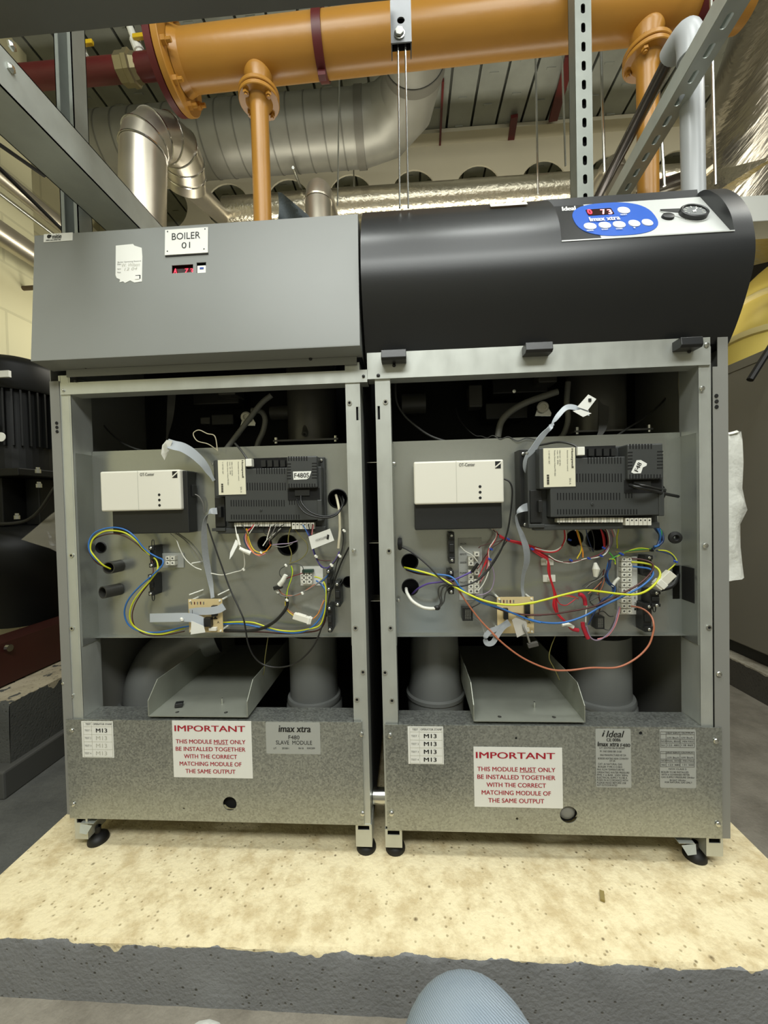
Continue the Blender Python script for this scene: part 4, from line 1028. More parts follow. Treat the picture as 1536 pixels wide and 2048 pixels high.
ribbon('short white ribbon cable across the top of the left circuit board', zl(A, [(1150, 1560, .012), (1230, 1548, .008), (1330, 1545, .006), (1420, 1532, .006), (1480, 1500, .010)]), .016, RIBW, wd=(0, 0, 1))
o = ribbon('pale ribbon cable looping above the right controller with a white tag', zl(Fz, [(1352, 965, .004), (1330, 915, -.004), (1350, 850, -.01), (1395, 760, -.014), (1460, 660, -.016), (1540, 575, -.012)])+zl(Hz, [(90, 500, -.008), (150, 415, -.002), (205, 365, .0), (265, 365, .004), (330, 395, .008), (375, 408, .012)]), [.011, .019, .014, .011, .011, .011, .012, .013], RIBW, wd=[(1, 0, .2), (.1, .4, 1)])
b = MB(); tagsheet([(*Hz(285, 360), .0), (*Hz(370, 265), .004), (*Hz(432, 300), .006), (*Hz(365, 388), .002)], 0, WHITE, .0006, b)
b.obox(at(*Hz(382, 308), .0025), (.0028, 0, 0), (0, .0012, 0), (0, 0, .003), INK)
tagsheet([(*Hz(250, 392), -.004), (*Hz(310, 380), -.002), (*Hz(395, 410), .002), (*Hz(330, 438), -.002)], 0, WHITE, .0006, b)
b.build('paper_tag', None, o)
ribbon('dark ribbon cable folded behind the right controller, in the upper opening', zl(Hz, [(478, 80, .14), (485, 250, .14), (490, 400, .13), (480, 520, .11), (452, 590, .09)]), [.023, .023, .022, .018, .010], RIBD)
ribbon('grey ribbon cable dropping from the right controller beside the red wires', zl(D, [(1345, 60, -.004), (1270, 85, -.014), (1215, 140, -.014), (1225, 240, -.01), (1270, 350, -.004), (1310, 480, .0), (1312, 600, .004), (1280, 720, .01), (1270, 840, .016), (1280, 930, .016)]), [.016, .011, .006, .009, .013, .0155, .0145, .009, .007, .006], RIB, wd=[(.3, .4, 1), (1, .2, 0)])
# --- left module wires
wire('blue wire looping from the pipe stub round to the left circuit board', zl(A, [(350, 1122, .02), (250, 1055, .004), (185, 960, -.002), (190, 860, 0), (255, 785, .004), (390, 745, .008), (520, 762, .01), (620, 830, .012), (690, 920, .016), (760, 985, .02), (840, 1030, .018), (890, 1055, .012), (882, 1110, .008), (800, 1195, .006), (690, 1290, .006), (590, 1395, .008), (535, 1490, .01), (525, 1590, .014), (570, 1685, .018), (670, 1738, .024), (820, 1752, .028), (960, 1730, .03), (1060, 1705, .03), (1160, 1690, .032)]), .0017, 'blue')
wire('yellow wire looping from the pipe stub round to the left circuit board', zl(A, [(390, 1142, .02), (310, 1098, .006), (220, 1000, .0), (195, 940, .0), (225, 850, .002), (320, 785, .006), (430, 775, .009), (540, 800, .011), (640, 875, .014), (700, 945, .018), (770, 1010, .022), (830, 1060, .02), (840, 1150, .014), (780, 1240, .01), (690, 1345, .008), (610, 1455, .01), (575, 1560, .013), (585, 1650, .017), (650, 1720, .022), (760, 1760, .026), (880, 1768, .03), (980, 1745, .031), (1100, 1710, .033)]), .0017, 'yg')
wire('brown wire looping from the pipe stub round to the left circuit board', zl(A, [(365, 1135, .022), (260, 1085, .008), (190, 990, .004), (185, 930, .003), (235, 855, .006), (330, 815, .01), (430, 805, .012), (530, 830, .014), (640, 900, .017), (700, 960, .02), (770, 1020, .024), (800, 1150, .018), (770, 1260, .013), (690, 1370, .012), (625, 1480, .014), (597, 1590, .017), (620, 1690, .021), (680, 1752, .026), (780, 1782, .03), (930, 1775, .033), (1100, 1740, .036)]), .0012, 'brown')
wire('long black cable drooping below the left mounting plate', zl(B, [(1285, 300, .03), (1225, 420, .028), (1180, 540, .026), (1130, 680, .022), (1100, 830, .012), (1060, 960, .0), (1010, 1080, -.004), (930, 1180, -.004), (830, 1250, 0), (700, 1272, .004), (590, 1248, .004), (515, 1180, 0), (470, 1080, -.004), (450, 970, -.004), (432, 880, -.002), (385, 770, .004), (320, 630, .012), (255, 450, .02), (185, 250, .026), (140, 110, .03)]), .0017, 'black')
wire('thick black cable curving under the white connector, left module', zl(B, [(780, 690, .03), (785, 770, .024), (745, 840, .02), (680, 905, .02), (600, 950, .022), (500, 975, .024), (380, 978, .026), (280, 972, .03), (200, 960, .034)]), .0034, 'black')
wire('blue wire running along the bottom of the left mounting plate', zl(B, [(1020, 570, .034), (1065, 605, .03), (1095, 650, .026), (1098, 740, .024), (1065, 850, .022), (1000, 935, .02), (905, 985, .02), (790, 992, .022), (650, 968, .024), (500, 935, .026), (380, 918, .03), (250, 925, .034)]), .0019, 'blue')
wire('yellow wire running along the bottom of the left mounting plate', zl(B, [(1008, 540, .034), (1055, 555, .03), (1092, 605, .026), (1100, 700, .024), (1088, 830, .022), (1050, 930, .02), (960, 962, .019), (850, 980, .02), (740, 975, .022), (640, 952, .023), (520, 912, .025), (420, 905, .028), (250, 910, .034)]), .0015, 'yg')
wire('maroon wire running along the bottom of the left mounting plate', zl(B, [(1100, 790, .03), (1090, 900, .028), (1040, 970, .028), (920, 990, .03), (780, 1000, .032), (560, 985, .034), (280, 985, .036)]), .0017, 'brown')
wire('thin white wire hanging beside the terminal plate, left module', zl(A, [(965, 805, .042), (1020, 860, .034), (1055, 950, .03), (1110, 1050, .03), (1190, 1120, .032), (1262, 1150, .03)]), .0011, 'white')
wire('thin grey wire hanging behind the white wire, left module', zl(A, [(1020, 800, .046), (1120, 880, .044), (1210, 980, .044), (1265, 1080, .044)]), .001, 'grey')
wire('grey lead from the plug of the left interface box', zl(A, [(1165, 420, .034), (1230, 440, .036), (1275, 510, .04), (1290, 600, .044)]), .0012, 'grey')
lm = empty('wiring_loom', at(*B(540, 300), YB), 'pink, orange and yellow wires tied under the left controller', 'wiring loom')
for pts, c, r in (([(455, 150), (462, 230), (490, 310), (545, 362), (610, 335), (655, 280)], 'orange', .0012), ([(460, 150), (480, 250), (515, 320), (570, 345), (625, 330)], 'yellow', .0012), ([(480, 150), (450, 200), (455, 260), (500, 335), (560, 370), (610, 350)], 'pink', .0012), ([(490, 150), (440, 210), (445, 270), (490, 330), (540, 350)], 'navy', .0010), ([(590, 120), (600, 180), (640, 220), (620, 280)], 'black', .0012), ([(735, 150), (680, 195), (625, 240), (590, 290)], 'white', .0012), ([(745, 150), (690, 210), (640, 260), (610, 300)], 'black', .0011), ([(650, 120), (635, 180), (640, 240), (650, 290)], 'maroon', .0011), ([(670, 280), (740, 275), (800, 270), (870, 250)], 'violet', .0011), ([(660, 285), (730, 300), (790, 290), (830, 270)], 'grey', .0010)): wpart(lm, zl(B, pts, .022), r, c, .022)
tie(lm, *B(572, 343), .018, .003)
lm = empty('wiring_loom', at(*B(400, 330), YB), 'white sensor lead with a paper tag and inline plug, below the left controller', 'wiring loom')
wpart(lm, zl(B, [(366, 130, .02), (378, 200, .014), (400, 290, .01), (425, 330, .01), (440, 390, .018), (432, 475, .026), (350, 505, .03), (260, 525, .03), (170, 512, .034)]), .0012, 'white')
b = MB(); b.tube([at(*B(380, 195), .012), at(*B(403, 285), .009)], .0026, 8, CREAM2); b.tube([at(*B(402, 310), .008), at(*B(440, 330), .008), at(*B(488, 350), .012)], [.0035, .0042, .0052], 8, CREAM2); b.build('inline_plug', None, lm)
b = MB(); tagsheet([(*B(370, 238), .012), (*B(398, 262), .010), (*B(345, 365), .006), (*B(320, 400), .004), (*B(325, 345), .006)], 0, WHITE, .0005, b); b.build('paper_tag', None, lm)
tie(lm, *B(430, 478), .022, .0035)
lm = empty('wiring_loom', at(*B(800, 430), YB), 'olive earth wires and white plug tied in the middle of the left plate', 'wiring loom')
for pts, c, r in (([(820, 130), (800, 190), (795, 270), (820, 350), (810, 420)], 'olive', .0012), ([(838, 140), (890, 210), (945, 270), (945, 340), (890, 400), (800, 435)], 'olive', .0009), ([(800, 440), (870, 435), (910, 460), (915, 500)], 'dgrey', .0009), ([(790, 445), (735, 475), (725, 520), (755, 560)], 'dgrey', .0009), ([(820, 450), (830, 500), (815, 570), (790, 640), (782, 715)], 'yg', .0011), ([(815, 460), (825, 520), (800, 600), (775, 690)], 'green', .0009), ([(700, 660), (735, 690), (800, 700), (880, 675), (960, 640), (1050, 580), (1110, 520), (1145, 460)], 'grey', .0014), ([(715, 640), (760, 685), (850, 690), (920, 660), (1010, 600)], 'tan', .0011), ([(1060, 585), (1110, 530), (1140, 470)], 'blue', .0012), ([(770, 740), (775, 790), (800, 825), (845, 860)], 'yellow', .0011), ([(780, 735), (790, 800), (850, 850)], 'tan', .0010), ([(990, 885), (1035, 840), (1065, 770), (1085, 730)], 'orange', .0012), ([(990, 880), (1030, 850), (1055, 790), (1080, 720)], 'violet', .0010), ([(720, 640), (740, 590), (790, 550), (880, 520), (910, 510)], 'maroon', .0010)): wpart(lm, zl(B, pts, .026), r, c, .026)
for p in ((705, 660), (905, 670), (780, 725), (772, 445)): tie(lm, *B(*p), .022, .0035)
b = MB(); b.tube([at(*B(775, 525), .016), at(*B(748, 575), .016), at(*B(725, 605), .018)], [.0045, .0052, .0060], 10, CREAM2); b.build('white_plug', None, lm)
b = MB(); b.obox(at(*B(712, 625), .02), (.009, 0, .002), (0, .005, 0), (-.001, 0, .004), BLK); b.build('black_socket', None, lm, bevel=.001)
b = MB(); c0 = at(*B(912, 875), .016); ax = (at(*B(985, 897), .016)-at(*B(840, 852), .016))/2; az = Vector((-ax.z, 0, ax.x)).normalized()*.0065
b.obox(c0, ax, (0, .006, 0), az, CREAM); b.obox(c0-ax*.2+az*.9, ax*.5, (0, .004, 0), az*.35, CREAM); b.obox(c0+ax*.7, ax*.12, (0, .0068, 0), az*1.15, CREAM2); b.build('inline_connector', None, lm, bevel=.001)
lm = empty('wiring_loom', at(*B(1150, 400), YB), 'purple and black wires with a white printed tag, right of the left controller', 'wiring loom')
for pts, c, r in (([(925, 130), (955, 190), (985, 290), (1010, 370), (1050, 440), (1100, 470), (1140, 445), (1180, 395), (1208, 335)], 'purple', .0014), ([(940, 130), (970, 200), (995, 300), (1020, 380), (1060, 460), (1110, 465)], 'navy', .0013), ([(950, 130), (975, 180), (990, 260)], 'maroon', .0011), ([(1030, 400), (1080, 410), (1140, 410)], 'brown', .0012), ([(1150, 440), (1175, 410), (1200, 370)], 'dgrey', .0018)): wpart(lm, zl(B, pts, .022), r, c, .022)
for p in ((1015, 372), (1140, 442), (1205, 368)): tie(lm, *B(*p), .018, .0042)
b = MB(); tq = [(*B(958, 215), .006), (*B(985, 318), .006), (*B(1166, 246), .002), (*B(1132, 150), .002)]; tagsheet(tq, 0, WHITE, .0005, b)
c = at(*B(1062, 232), .0028); tx = Vector((-.97, 0, -.30)).normalized(); b.text('ZB2753AG01', c, tx, Vector((-tx.z, 0, tx.x)), .025, .0042, INK, .0, 0, .0012)
b.obox(at(*B(1115, 218), .002), (.0022, 0, -.0006), (0, .0003, 0), (.0008, 0, .0048), INK); b.build('paper_tag', None, lm)
lm = empty('wiring_loom', at(*B(1215, 200), YB), 'cream sleeved cable and black pair through the right grommet, left module', 'wiring loom')
wpart(lm, zl(Cc, [(1160, 470, .06), (1175, 530, .04), (1190, 620, .03)])+zl(B, [(1212, 160, .024), (1206, 240, .022), (1200, 310, .022)]), .0030, 'cream')
for pts, c in (([(825, 505, .012), (850, 570, -.004), (920, 635, -.012), (1060, 665, -.012), (1160, 640, -.004), (1210, 570, .012), (1205, 510, .04), (1185, 470, .065)], 'black'), ([(860, 470, .012), (870, 540, -.002), (950, 620, -.008), (1070, 652, -.008), (1170, 620, 0), (1225, 540, .016), (1215, 480, .05)], 'black')): wpart(lm, zl(Cc, pts), .0019, c)
wpart(lm, zl(B, [(1228, 150, .034), (1240, 230, .034), (1225, 330, .032), (1190, 420, .03), (1165, 520, .03), (1120, 620, .03), (1100, 720, .03), (1105, 860, .03)]), .0016, 'dgrey')
tie(lm, *B(1242, 164), .02, .004)
wire('black sensor lead dropping into the plug above the left controller', zl(Cc, [(300, 30, .03), (340, 75, .02), (380, 130, .014), (410, 175, .010)]), .0022, 'dgrey')
wire('twisted pale lead curled above the left mounting plate', zl(T2, [(1420, 725, .04), (1340, 670, .03), (1240, 640, .03), (1205, 575, .03), (1255, 543, .03), (1330, 575, .03), (1400, 600, .03)])+zl(Cc, [(120, -60, .03), (150, 95, .03)])[1:], .0011, 'cream')
wire('thin tan lead hanging below the left mounting plate into the tray', zl(B, [(632, 1020, .05), (620, 1100, .06), (606, 1200, .07), (600, 1300, .08), (585, 1345, .09)]), .0010, 'olive')
# --- right module wires
wire('thick yellow and green wire sweeping across the right module', zl(D, [(122, 645, .055), (200, 662, .03), (330, 695, .016), (450, 733, .010), (540, 780, .006), (640, 845, .0), (760, 908, -.006), (900, 965, -.012), (1060, 1000, -.016), (1220, 1006, -.018), (1400, 980, -.018)])+zl(E, [(0, 918, -.018), (150, 880, -.016), (300, 840, -.012), (440, 812, -.010), (560, 820, -.010), (700, 838, -.010), (830, 846, -.010), (920, 826, -.008), (1000, 770, -.002), (1048, 700, .004), (1040, 645, .010), (980, 605, .018), (900, 588, .024), (820, 582, .030)]), .0022, 'yg')
wire('blue wire sweeping across the right module below the yellow one', zl(D, [(130, 652, .056), (260, 688, .03), (430, 712, .018), (560, 728, .010), (622, 765, .004), (670, 832, 0), (760, 912, -.004), (880, 985, -.008), (1040, 1032, -.010), (1200, 1095, -.010), (1340, 1150, -.010), (1450, 1178, -.010)])+zl(E, [(0, 1045, -.008), (100, 1070, -.006), (230, 1076, -.004), (340, 1055, -.002), (460, 1008, 0), (560, 950, 0), (680, 893, -.002), (800, 835, -.004), (900, 780, -.004), (975, 715, 0), (995, 670, .006), (960, 635, .014), (830, 618, .030)]), .0020, 'blue')
wire('brown wire sweeping across the right module between yellow and blue', zl(D, [(125, 658, .057), (260, 705, .032), (430, 728, .02), (560, 770, .012), (640, 832, .006), (760, 908, .002), (900, 985, -.002), (1100, 1065, -.004), (1300, 1102, -.004), (1450, 1106, -.004)])+zl(E, [(0, 1010, -.003), (160, 1005, -.002), (330, 980, 0), (500, 945, .001), (640, 888, .0), (760, 828, -.002), (870, 768, -.003), (950, 700, .0), (992, 640, .006), (985, 590, .014), (910, 562, .022), (820, 555, .030)]), .0018, 'brown')
wire('tan wire drooping in a long curve below the right mounting plate', zl(D, [(600, 790, .012), (645, 845, .008), (700, 930, .004), (800, 1070, 0), (900, 1190, -.006), (1020, 1310, -.014)])+zl(G, [(480, 58, -.018), (540, 113, -.018), (620, 168, -.016), (720, 209, -.014), (800, 215, -.012), (900, 204, -.012), (1010, 202, -.012), (1090, 165, -.012), (1145, 110, -.010), (1166, 50, -.006)])+zl(E, [(1000, 1090, -.004), (985, 1030, .004), (945, 982, .014), (890, 952, .022), (815, 938, .030)]), .0018, 'tan')
wire('purple cable from the lower hole of the right mounting plate', zl(D, [(212, 905, .056), (270, 850, .03), (360, 805, .02), (460, 790, .016), (560, 777, .016), (640, 755, .016), (730, 715, .018), (790, 685, .024)]), .0020, 'purple')
b = MB(); b.tube([at(*D(786, 690), .022), at(*D(845, 610), .018)], .0035, 10); tag(b.build('heat_shrink_sleeve', RUB), 'black sleeve on the end of the purple cable, beside the long terminal strip', 'sleeve')
lm = empty('cable', at(*D(300, 1000), YB), 'thick white cable with grey cores from the lower left hole, right module', 'cable')
wpart(lm, zl(D, [(155, 850, .055), (165, 895, .036), (215, 970, .024), (300, 1025, .02), (370, 1042, .018), (432, 1042, .018)]), .0036, 'white', name='sheath')
b = MB(); b.ball(at(*D(452, 1035), .018), .006, RUB, 10, (1.2, .8, .9)); b.build('tape_wrap', None, lm)
for pts in ([(455, 1028), (485, 980), (462, 890), (480, 830), (540, 812)], [(465, 1030), (498, 985), (490, 900), (510, 840), (560, 820)], [(470, 1035), (515, 980), (530, 900), (560, 840), (600, 820)]): wpart(lm, zl(D, pts, .018), .0014, 'dgrey', name='core')
wire('long black cable from the right interface box down to the left grommet', zl(Fz, [(1145, 1015, .02), (1190, 1040, .016), (1214, 1110, .014)])+zl(D, [(1165, 60, .014), (1150, 180, .012), (1125, 310, .010), (1065, 480, .008), (980, 625, .006), (900, 722, .004), (800, 792, .002), (690, 826, 0), (600, 818, .0), (540, 795, .002), (450, 720, .008), (370, 635, .014), (270, 548, .022), (170, 478, .03), (85, 445, .036)]), .0017, 'black')
b = MB(); c0 = at(*D(72, 420), .025); b.lathe([(.004, 0), (.012, .001), (.014, .005), (.012, .009), (.004, .01)], c0, (1, 0, 0), 20); tag(b.build('side_grommet', RUB, smooth=50), 'black grommet in the left edge of the right module, above two holes', 'grommet')
wire('dark cable from the second core beside the long terminal strip', zl(D, [(1128, 385, .03), (1060, 480, .03), (980, 600, .028), (905, 700, .028), (840, 770, .03)]), .0013, 'dgrey')
lm = empty('wiring_loom', at(*D(900, 600), YB), 'red, white and brown wires feeding the long terminal strip, right module', 'wiring loom')
for pts, c, r in (([(975, 275), (1015, 300), (1015, 360), (960, 450), (945, 520), (955, 570)], 'white', .0013), ([(985, 280), (1030, 320), (1000, 400), (945, 480), (940, 560), (900, 640)], 'red', .0012), ([(990, 285), (1040, 330), (1080, 370)], 'black', .0013), ([(1090, 380), (1010, 405), (880, 440), (850, 462)], 'brown', .001), ([(950, 490), (900, 560), (860, 630), (840, 660)], 'maroon', .001), ([(945, 560), (935, 650), (900, 730), (870, 780)], 'pink', .0011), ([(950, 570), (945, 690), (900, 800), (850, 870)], 'white', .0012), ([(955, 575), (990, 670), (1000, 760), (970, 860), (900, 905), (820, 915)], 'violet', .0012), ([(675, 445), (720, 490), (790, 530), (840, 590)], 'white', .0013), ([(930, 540), (905, 620), (870, 700), (850, 740)], 'red', .001), ([(935, 580), (915, 680), (880, 760), (860, 800)], 'maroon', .001), ([(1080, 385), (1040, 420), (980, 460), (900, 560), (870, 620)], 'brown', .001)): wpart(lm, zl(D, pts, .028), r, c, .028)
for p in ((965, 468), (952, 565), (1128, 372)): tie(lm, *D(*p), .024, .0035, TIEB)
lm = empty('wiring_loom', at(*D(1350, 450), YB), 'bundle of red wires crossing under the right controller and down the plate', 'wiring loom')
for j in range(4):
    d = (-9+6*j)
    wpart(lm, zl(D, [(1050, 345+d), (1130, 385+d*.6), (1240, 412+d), (1340, 445+d), (1450, 485+d*1.4)])+zl(E, [(20, 478+d), (90, 525+d*1.2), (140, 555+d*.8), (150+d*.5, 600), (152+d*.8, 650), (163+d*.4, 710), (188+d*.4, 790), (205+d, 860), (205+d*1.2, 930), (225+d*.7, 1000), (270+d*.6, 1050), (330, 1100+d*.5)]), .0015, 'red' if j != 2 else 'maroon', .024)
for pts, c, r in (([(40, 470), (130, 492), (200, 490), (255, 455), (292, 395), (285, 320), (262, 262), (235, 215)], 'white', .0013), ([(30, 475), (120, 500), (200, 500), (250, 465), (280, 395), (275, 310), (255, 262), (228, 215)], 'red', .0016), ([(90, 500), (160, 545), (230, 580), (320, 582), (430, 562), (530, 535), (600, 495), (632, 435), (618, 340), (578, 280), (520, 228)], 'maroon', .0013), ([(150, 530), (220, 572), (330, 590), (440, 558), (540, 545), (610, 515), (642, 440), (630, 340), (590, 280), (535, 225)], 'white', .0013), ([(600, 470), (590, 380), (570, 310), (545, 240)], 'red', .0015), ([(215, 868), (280, 850), (350, 862), (392, 880)], 'red', .0010), ([(215, 872), (240, 920), (290, 932), (340, 902), (368, 880)], 'red', .0010), ([(210, 860), (300, 862), (385, 872)], 'tan', .0010), ([(190, 880), (185, 940), (215, 1000), (260, 1045)], 'red', .0010), ([(460, 930), (452, 1000), (450, 1070)], 'white', .0013), ([(620, 260), (640, 340), (655, 420), (610, 500)], 'violet', .0018)): wpart(lm, zl(E, pts, .022), r, c, .022)
for p in ((315, 400), (325, 565), (340, 275), (470, 550), (570, 530), (12, 475), (725, 510), (590, 465)): tie(lm, *E(*p), .018, .0032, TIEB)
for pts in ([(395, 845), (420, 850), (440, 880), (448, 930)], [(425, 1070), (430, 1110), (450, 1160), (470, 1200)], [(320, 1100), (350, 1125), (392, 1135)]):
    b = MB(); b.tube(wpath(zl(E, pts, .016), .016), .0042, 8); b.build('crimp_cover', mat('red_sleeve', '#b01f33', .4), lm, smooth=60)
b = MB(); b.tube(wpath(zl(E, [(258, 1090), (300, 1085), (350, 1110)], .014), .014), [.004]*13, 8); b.build('white_crimp', CREAM2, lm, smooth=60)
lm = empty('wiring_loom', at(*E(400, 380), YB), 'orange and yellow wires dropping from the right controller', 'wiring loom')
for pts, c in (([(325, 240), (365, 300), (398, 400), (425, 490), (428, 545)], 'orange'), ([(340, 240), (372, 300), (400, 380), (415, 480), (380, 555)], 'yellow'), ([(320, 245), (350, 280), (370, 330)], 'white')): wpart(lm, zl(E, pts, .02), .0013, c, .02)
tie(lm, *E(345, 272), .016, .0035, TIEB)
wire('short blue wire tied below the right controller, over a dark hole', zl(E, [(425, 275, .02), (450, 310, .02), (465, 380, .03), (490, 450, .04), (512, 500, .044)]), .0012, 'navy')
wire('green and yellow wire dropping from the right controller', zl(E, [(718, 275, .016), (714, 330, .02), (703, 385, .024), (706, 470, .028)]), .0014, 'yg')
wire('white wire beside the green one below the right controller', zl(E, [(652, 240, .016), (672, 300, .02), (695, 370, .026), (700, 440, .03)]), .0013, 'white')
lm = empty('wiring_loom', at(*E(1040, 330), YB), 'twisted blue wiring harness curling round the right terminal strip', 'wiring loom')
rnd = random.Random(5)
for j in range(7):
    base = [(790, 262), (850, 262), (910, 245), (970, 255), (1015, 290), (1045, 340), (1062, 395), (1045, 440), (1000, 470)]
    pts = [(u+rnd.uniform(-16, 16), v+rnd.uniform(-16, 16), .012+rnd.uniform(-.006, .006)) for u, v in base]
    wpart(lm, zl(E, pts), .0020, ('blue', 'navy', 'navy', 'blue', 'navy', 'dgrey', 'green')[j])
wpart(lm, zl(E, [(755, 265), (800, 282), (870, 250), (960, 235), (1005, 262)], .004), .0015, 'white')
for pts, c in (([(985, 475), (900, 480), (800, 492), (720, 525), (650, 560)], 'green'), ([(980, 480), (880, 470), (780, 500), (700, 540)], 'yg'), ([(985, 490), (860, 500), (780, 505), (690, 500)], 'olive'), ([(1035, 487), (1100, 492), (1150, 520), (1185, 572), (1160, 612), (1110, 655)], 'yg'), ([(1020, 490), (1090, 505), (1150, 530), (1175, 575)], 'navy'), ([(640, 505), (670, 540), (690, 590)], 'green'), ([(640, 560), (680, 560), (690, 600)], 'yg')): wpart(lm, zl(E, pts, .018), .0013, c, .018)
for p in ((1170, 575), (975, 485), (735, 515)): tie(lm, *E(*p), .016, .0035, TIEB if p[0] != 975 else RUB)
b = MB(); c0 = at(*E(1080, 728), .004); ax = (at(*E(1015, 785), .006)-at(*E(1140, 668), .0))/2; az = Vector((-ax.z, 0, ax.x)).normalized()*.0085
b.obox(c0, ax, (0, .007, 0), az, CREAM); b.obox(c0+ax*.5, ax*.3, (0, .0085, 0), az*1.12, CREAM2); b.build('inline_connector', None, lm, bevel=.001)
wire('thick black cable behind the white connector, right edge of the right plate', zl(E, [(1062, 805, .016), (1120, 790, .018), (1170, 755, .022), (1195, 700, .036), (1190, 660, .06)]), .0042, 'black')
lm = empty('wiring_loom', at(*E(640, 750), YB), 'dense blue wires tied down the left side of the right terminal strip', 'wiring loom')
for j in range(8):
    pts = [(650+rnd.uniform(-12, 12), 560), (632+rnd.uniform(-20, 20), 620), (630+rnd.uniform(-22, 22), 690), (640+rnd.uniform(-22, 22), 750), (680+rnd.uniform(-14, 14), 790), (660+rnd.uniform(-16, 16), 850), (600+rnd.uniform(-16, 16), 880), (560+rnd.uniform(-20, 20), 930)]
    wpart(lm, zl(E, pts, .022+rnd.uniform(-.005, .005)), .0014, ('blue', 'navy', 'blue', 'navy', 'brown', 'blue', 'navy', 'dgrey')[j])
for pts, c, r in (([(600, 880), (540, 960), (500, 1030), (470, 1090)], 'navy', .0014), ([(720, 940), (700, 1020), (665, 1120), (600, 1190), (535, 1215), (485, 1185), (455, 1100)], 'violet', .0015), ([(728, 950), (710, 1030), (680, 1110), (625, 1180), (545, 1205)], 'pink', .0011), ([(530, 1000), (590, 980), (640, 1020), (675, 1020)], 'black', .001), ([(600, 1125), (640, 1130), (670, 1080), (700, 1020)], 'dgrey', .001), ([(450, 790), (500, 750), (560, 720), (600, 690)], 'grey', .001), ([(470, 840), (520, 800), (580, 740)], 'tan', .001), ([(480, 900), (520, 880), (560, 850), (480, 840)], 'dgrey', .0011), ([(720, 710), (690, 740), (665, 780)], 'white', .0034)): wpart(lm, zl(E, pts, .02), r, c, .02)
b = MB(); b.tube([at(*E(528, 590), .02), at(*E(535, 640), .014), at(*E(530, 700), .016)], [.003, .0075, .004], 10); b.build('clear_plug', CREAM2, lm)
for i, (u, v, lb) in enumerate(((140, 580, 'clear square tie mount beside the upper red wires, right plate'), (155, 715, 'clear square tie mount lower on the red wires, right plate'))):
    b = MB(); c0 = at(*E(u, v), YB-.003); b.box(c0.x-.013, c0.x+.013, YB-.004, YB-.001, c0.z-.0075, c0.z+.0075); b.box(c0.x-.004, c0.x+.004, YB-.009, YB-.003, c0.z-.004, c0.z+.004); tag(b.build('tie_mount', CREAM2, bevel=.001), lb, 'tie mount')
for (u0, v0, u1, v1, z, lb) in ((697, 1038, 795, 1160, D, 'small black box with fine print below the long terminal strip'), (532, 1025, 602, 1125, E, 'small black box with fine print below the red crimp covers')):
    X0, X1, Z0, Z1 = rect(*z(u0, v0), *z(u1, v1), .03); b = MB(); b.box(X0, X1, .03, YB, Z0, Z1, BLK)
    for k in range(4): b.text('CAPACITOR 275V~', (X0+(X1-X0)*(.3+.15*k), .03, (Z0+Z1)/2), (0, 0, -1), (1, 0, 0), (Z1-Z0)*.8, (X1-X0)*.07, INKF)
    tag(b.build('capacitor', None), lb, 'capacitor')
wire('grey lead from the small black box on the left of the right plate', zl(D, [(795, 1130, .034), (860, 1170, .034), (895, 1240, .03), (912, 1300, .02), (930, 1350, .012)]), .0011, 'grey')
wire('black lead looping from the small black box to the right circuit board', zl(D, [(790, 1030, .036), (860, 990, .03), (910, 930, .03), (960, 908, .03), (1020, 940, .03)]), .0014, 'dgrey')
o = ribbon('grey ribbon loop hanging below the right circuit board', zl(D, [(1140, 1165, .0), (1060, 1220, -.006), (960, 1262, -.010), (915, 1320, -.012), (930, 1375, -.014), (985, 1370, -.016), (1030, 1300, -.014), (1090, 1220, -.008), (1150, 1180, -.004)]), .010, RIB, wd=(.2, .3, 1))
b = MB(); tagsheet([(*D(1170, 1150), -.006), (*D(1240, 1110), -.006), (*D(1310, 1160), -.006), (*D(1320, 1270), -.008), (*D(1220, 1320), -.008)], 0, mat('dull_tag', '#b9b5ac', .5), .0005, b); b.build('paper_tag', None, o)
lm = empty('wiring_loom', at(*D(1330, 1250), YB), 'short grey lead with a dark plug, hanging below the right circuit board', 'wiring loom')
wpart(lm, zl(D, [(1270, 1175, -.004), (1285, 1230, -.010), (1315, 1290, -.012), (1340, 1370, -.010)]), .0022, 'grey')
b = MB(); c0 = at(*D(1370, 1388), -.008); b.obox(c0, (.0100, 0, .0025), (0, .004, 0), (-.001, 0, .0042), mat('plug_grey', '#4a4844', .5)); b.build('plug', None, lm, bevel=.0008)
wire('thin dark lead dropping below the right mounting plate to its tray', zl(G, [(748, 68, .05), (728, 120, .05), (722, 165, .05), (745, 210, .055), (765, 255, .06)]), .001, 'olive')
wire('pair of black leads leaving the right controller to the right hand hole', zl(Hz, [(690, 962, -.046), (740, 975, -.058), (850, 1000, -.056), (950, 1025, -.03), (1060, 1048, .01)]), .0032, 'black')
wire('second black lead leaving the right controller above the other', zl(Hz, [(730, 950, -.046), (790, 965, -.06), (880, 985, -.05), (960, 998, -.01), (905, 975, .06)]), .0026, 'black')
wire('cream sleeved cable beside the right edge of the right controller', zl(E, [(1010, 40, .03), (1016, 100, .028), (1022, 190, .028), (1018, 250, .03)]), .0026, 'white')
wire('black sensor lead into the plug above the right controller', zl(Fz, [(1400, 735, .04), (1480, 720, .03)])+zl(Hz, [(150, 630, .0), (250, 650, -.02), (310, 690, -.03)]), .0022, 'dgrey')
wire('wavy thin lead lying along the top of the right mounting plate', zl(Fz, [(730, 410, .2), (760, 500, .18), (830, 590, .12), (900, 645, .08), (950, 650, .07), (1000, 665, .06), (1050, 645, .055), (1110, 675, .05), (1180, 655, .05), (1260, 690, .045), (1340, 665, .045), (1440, 690, .045)]), .001, 'dgrey')

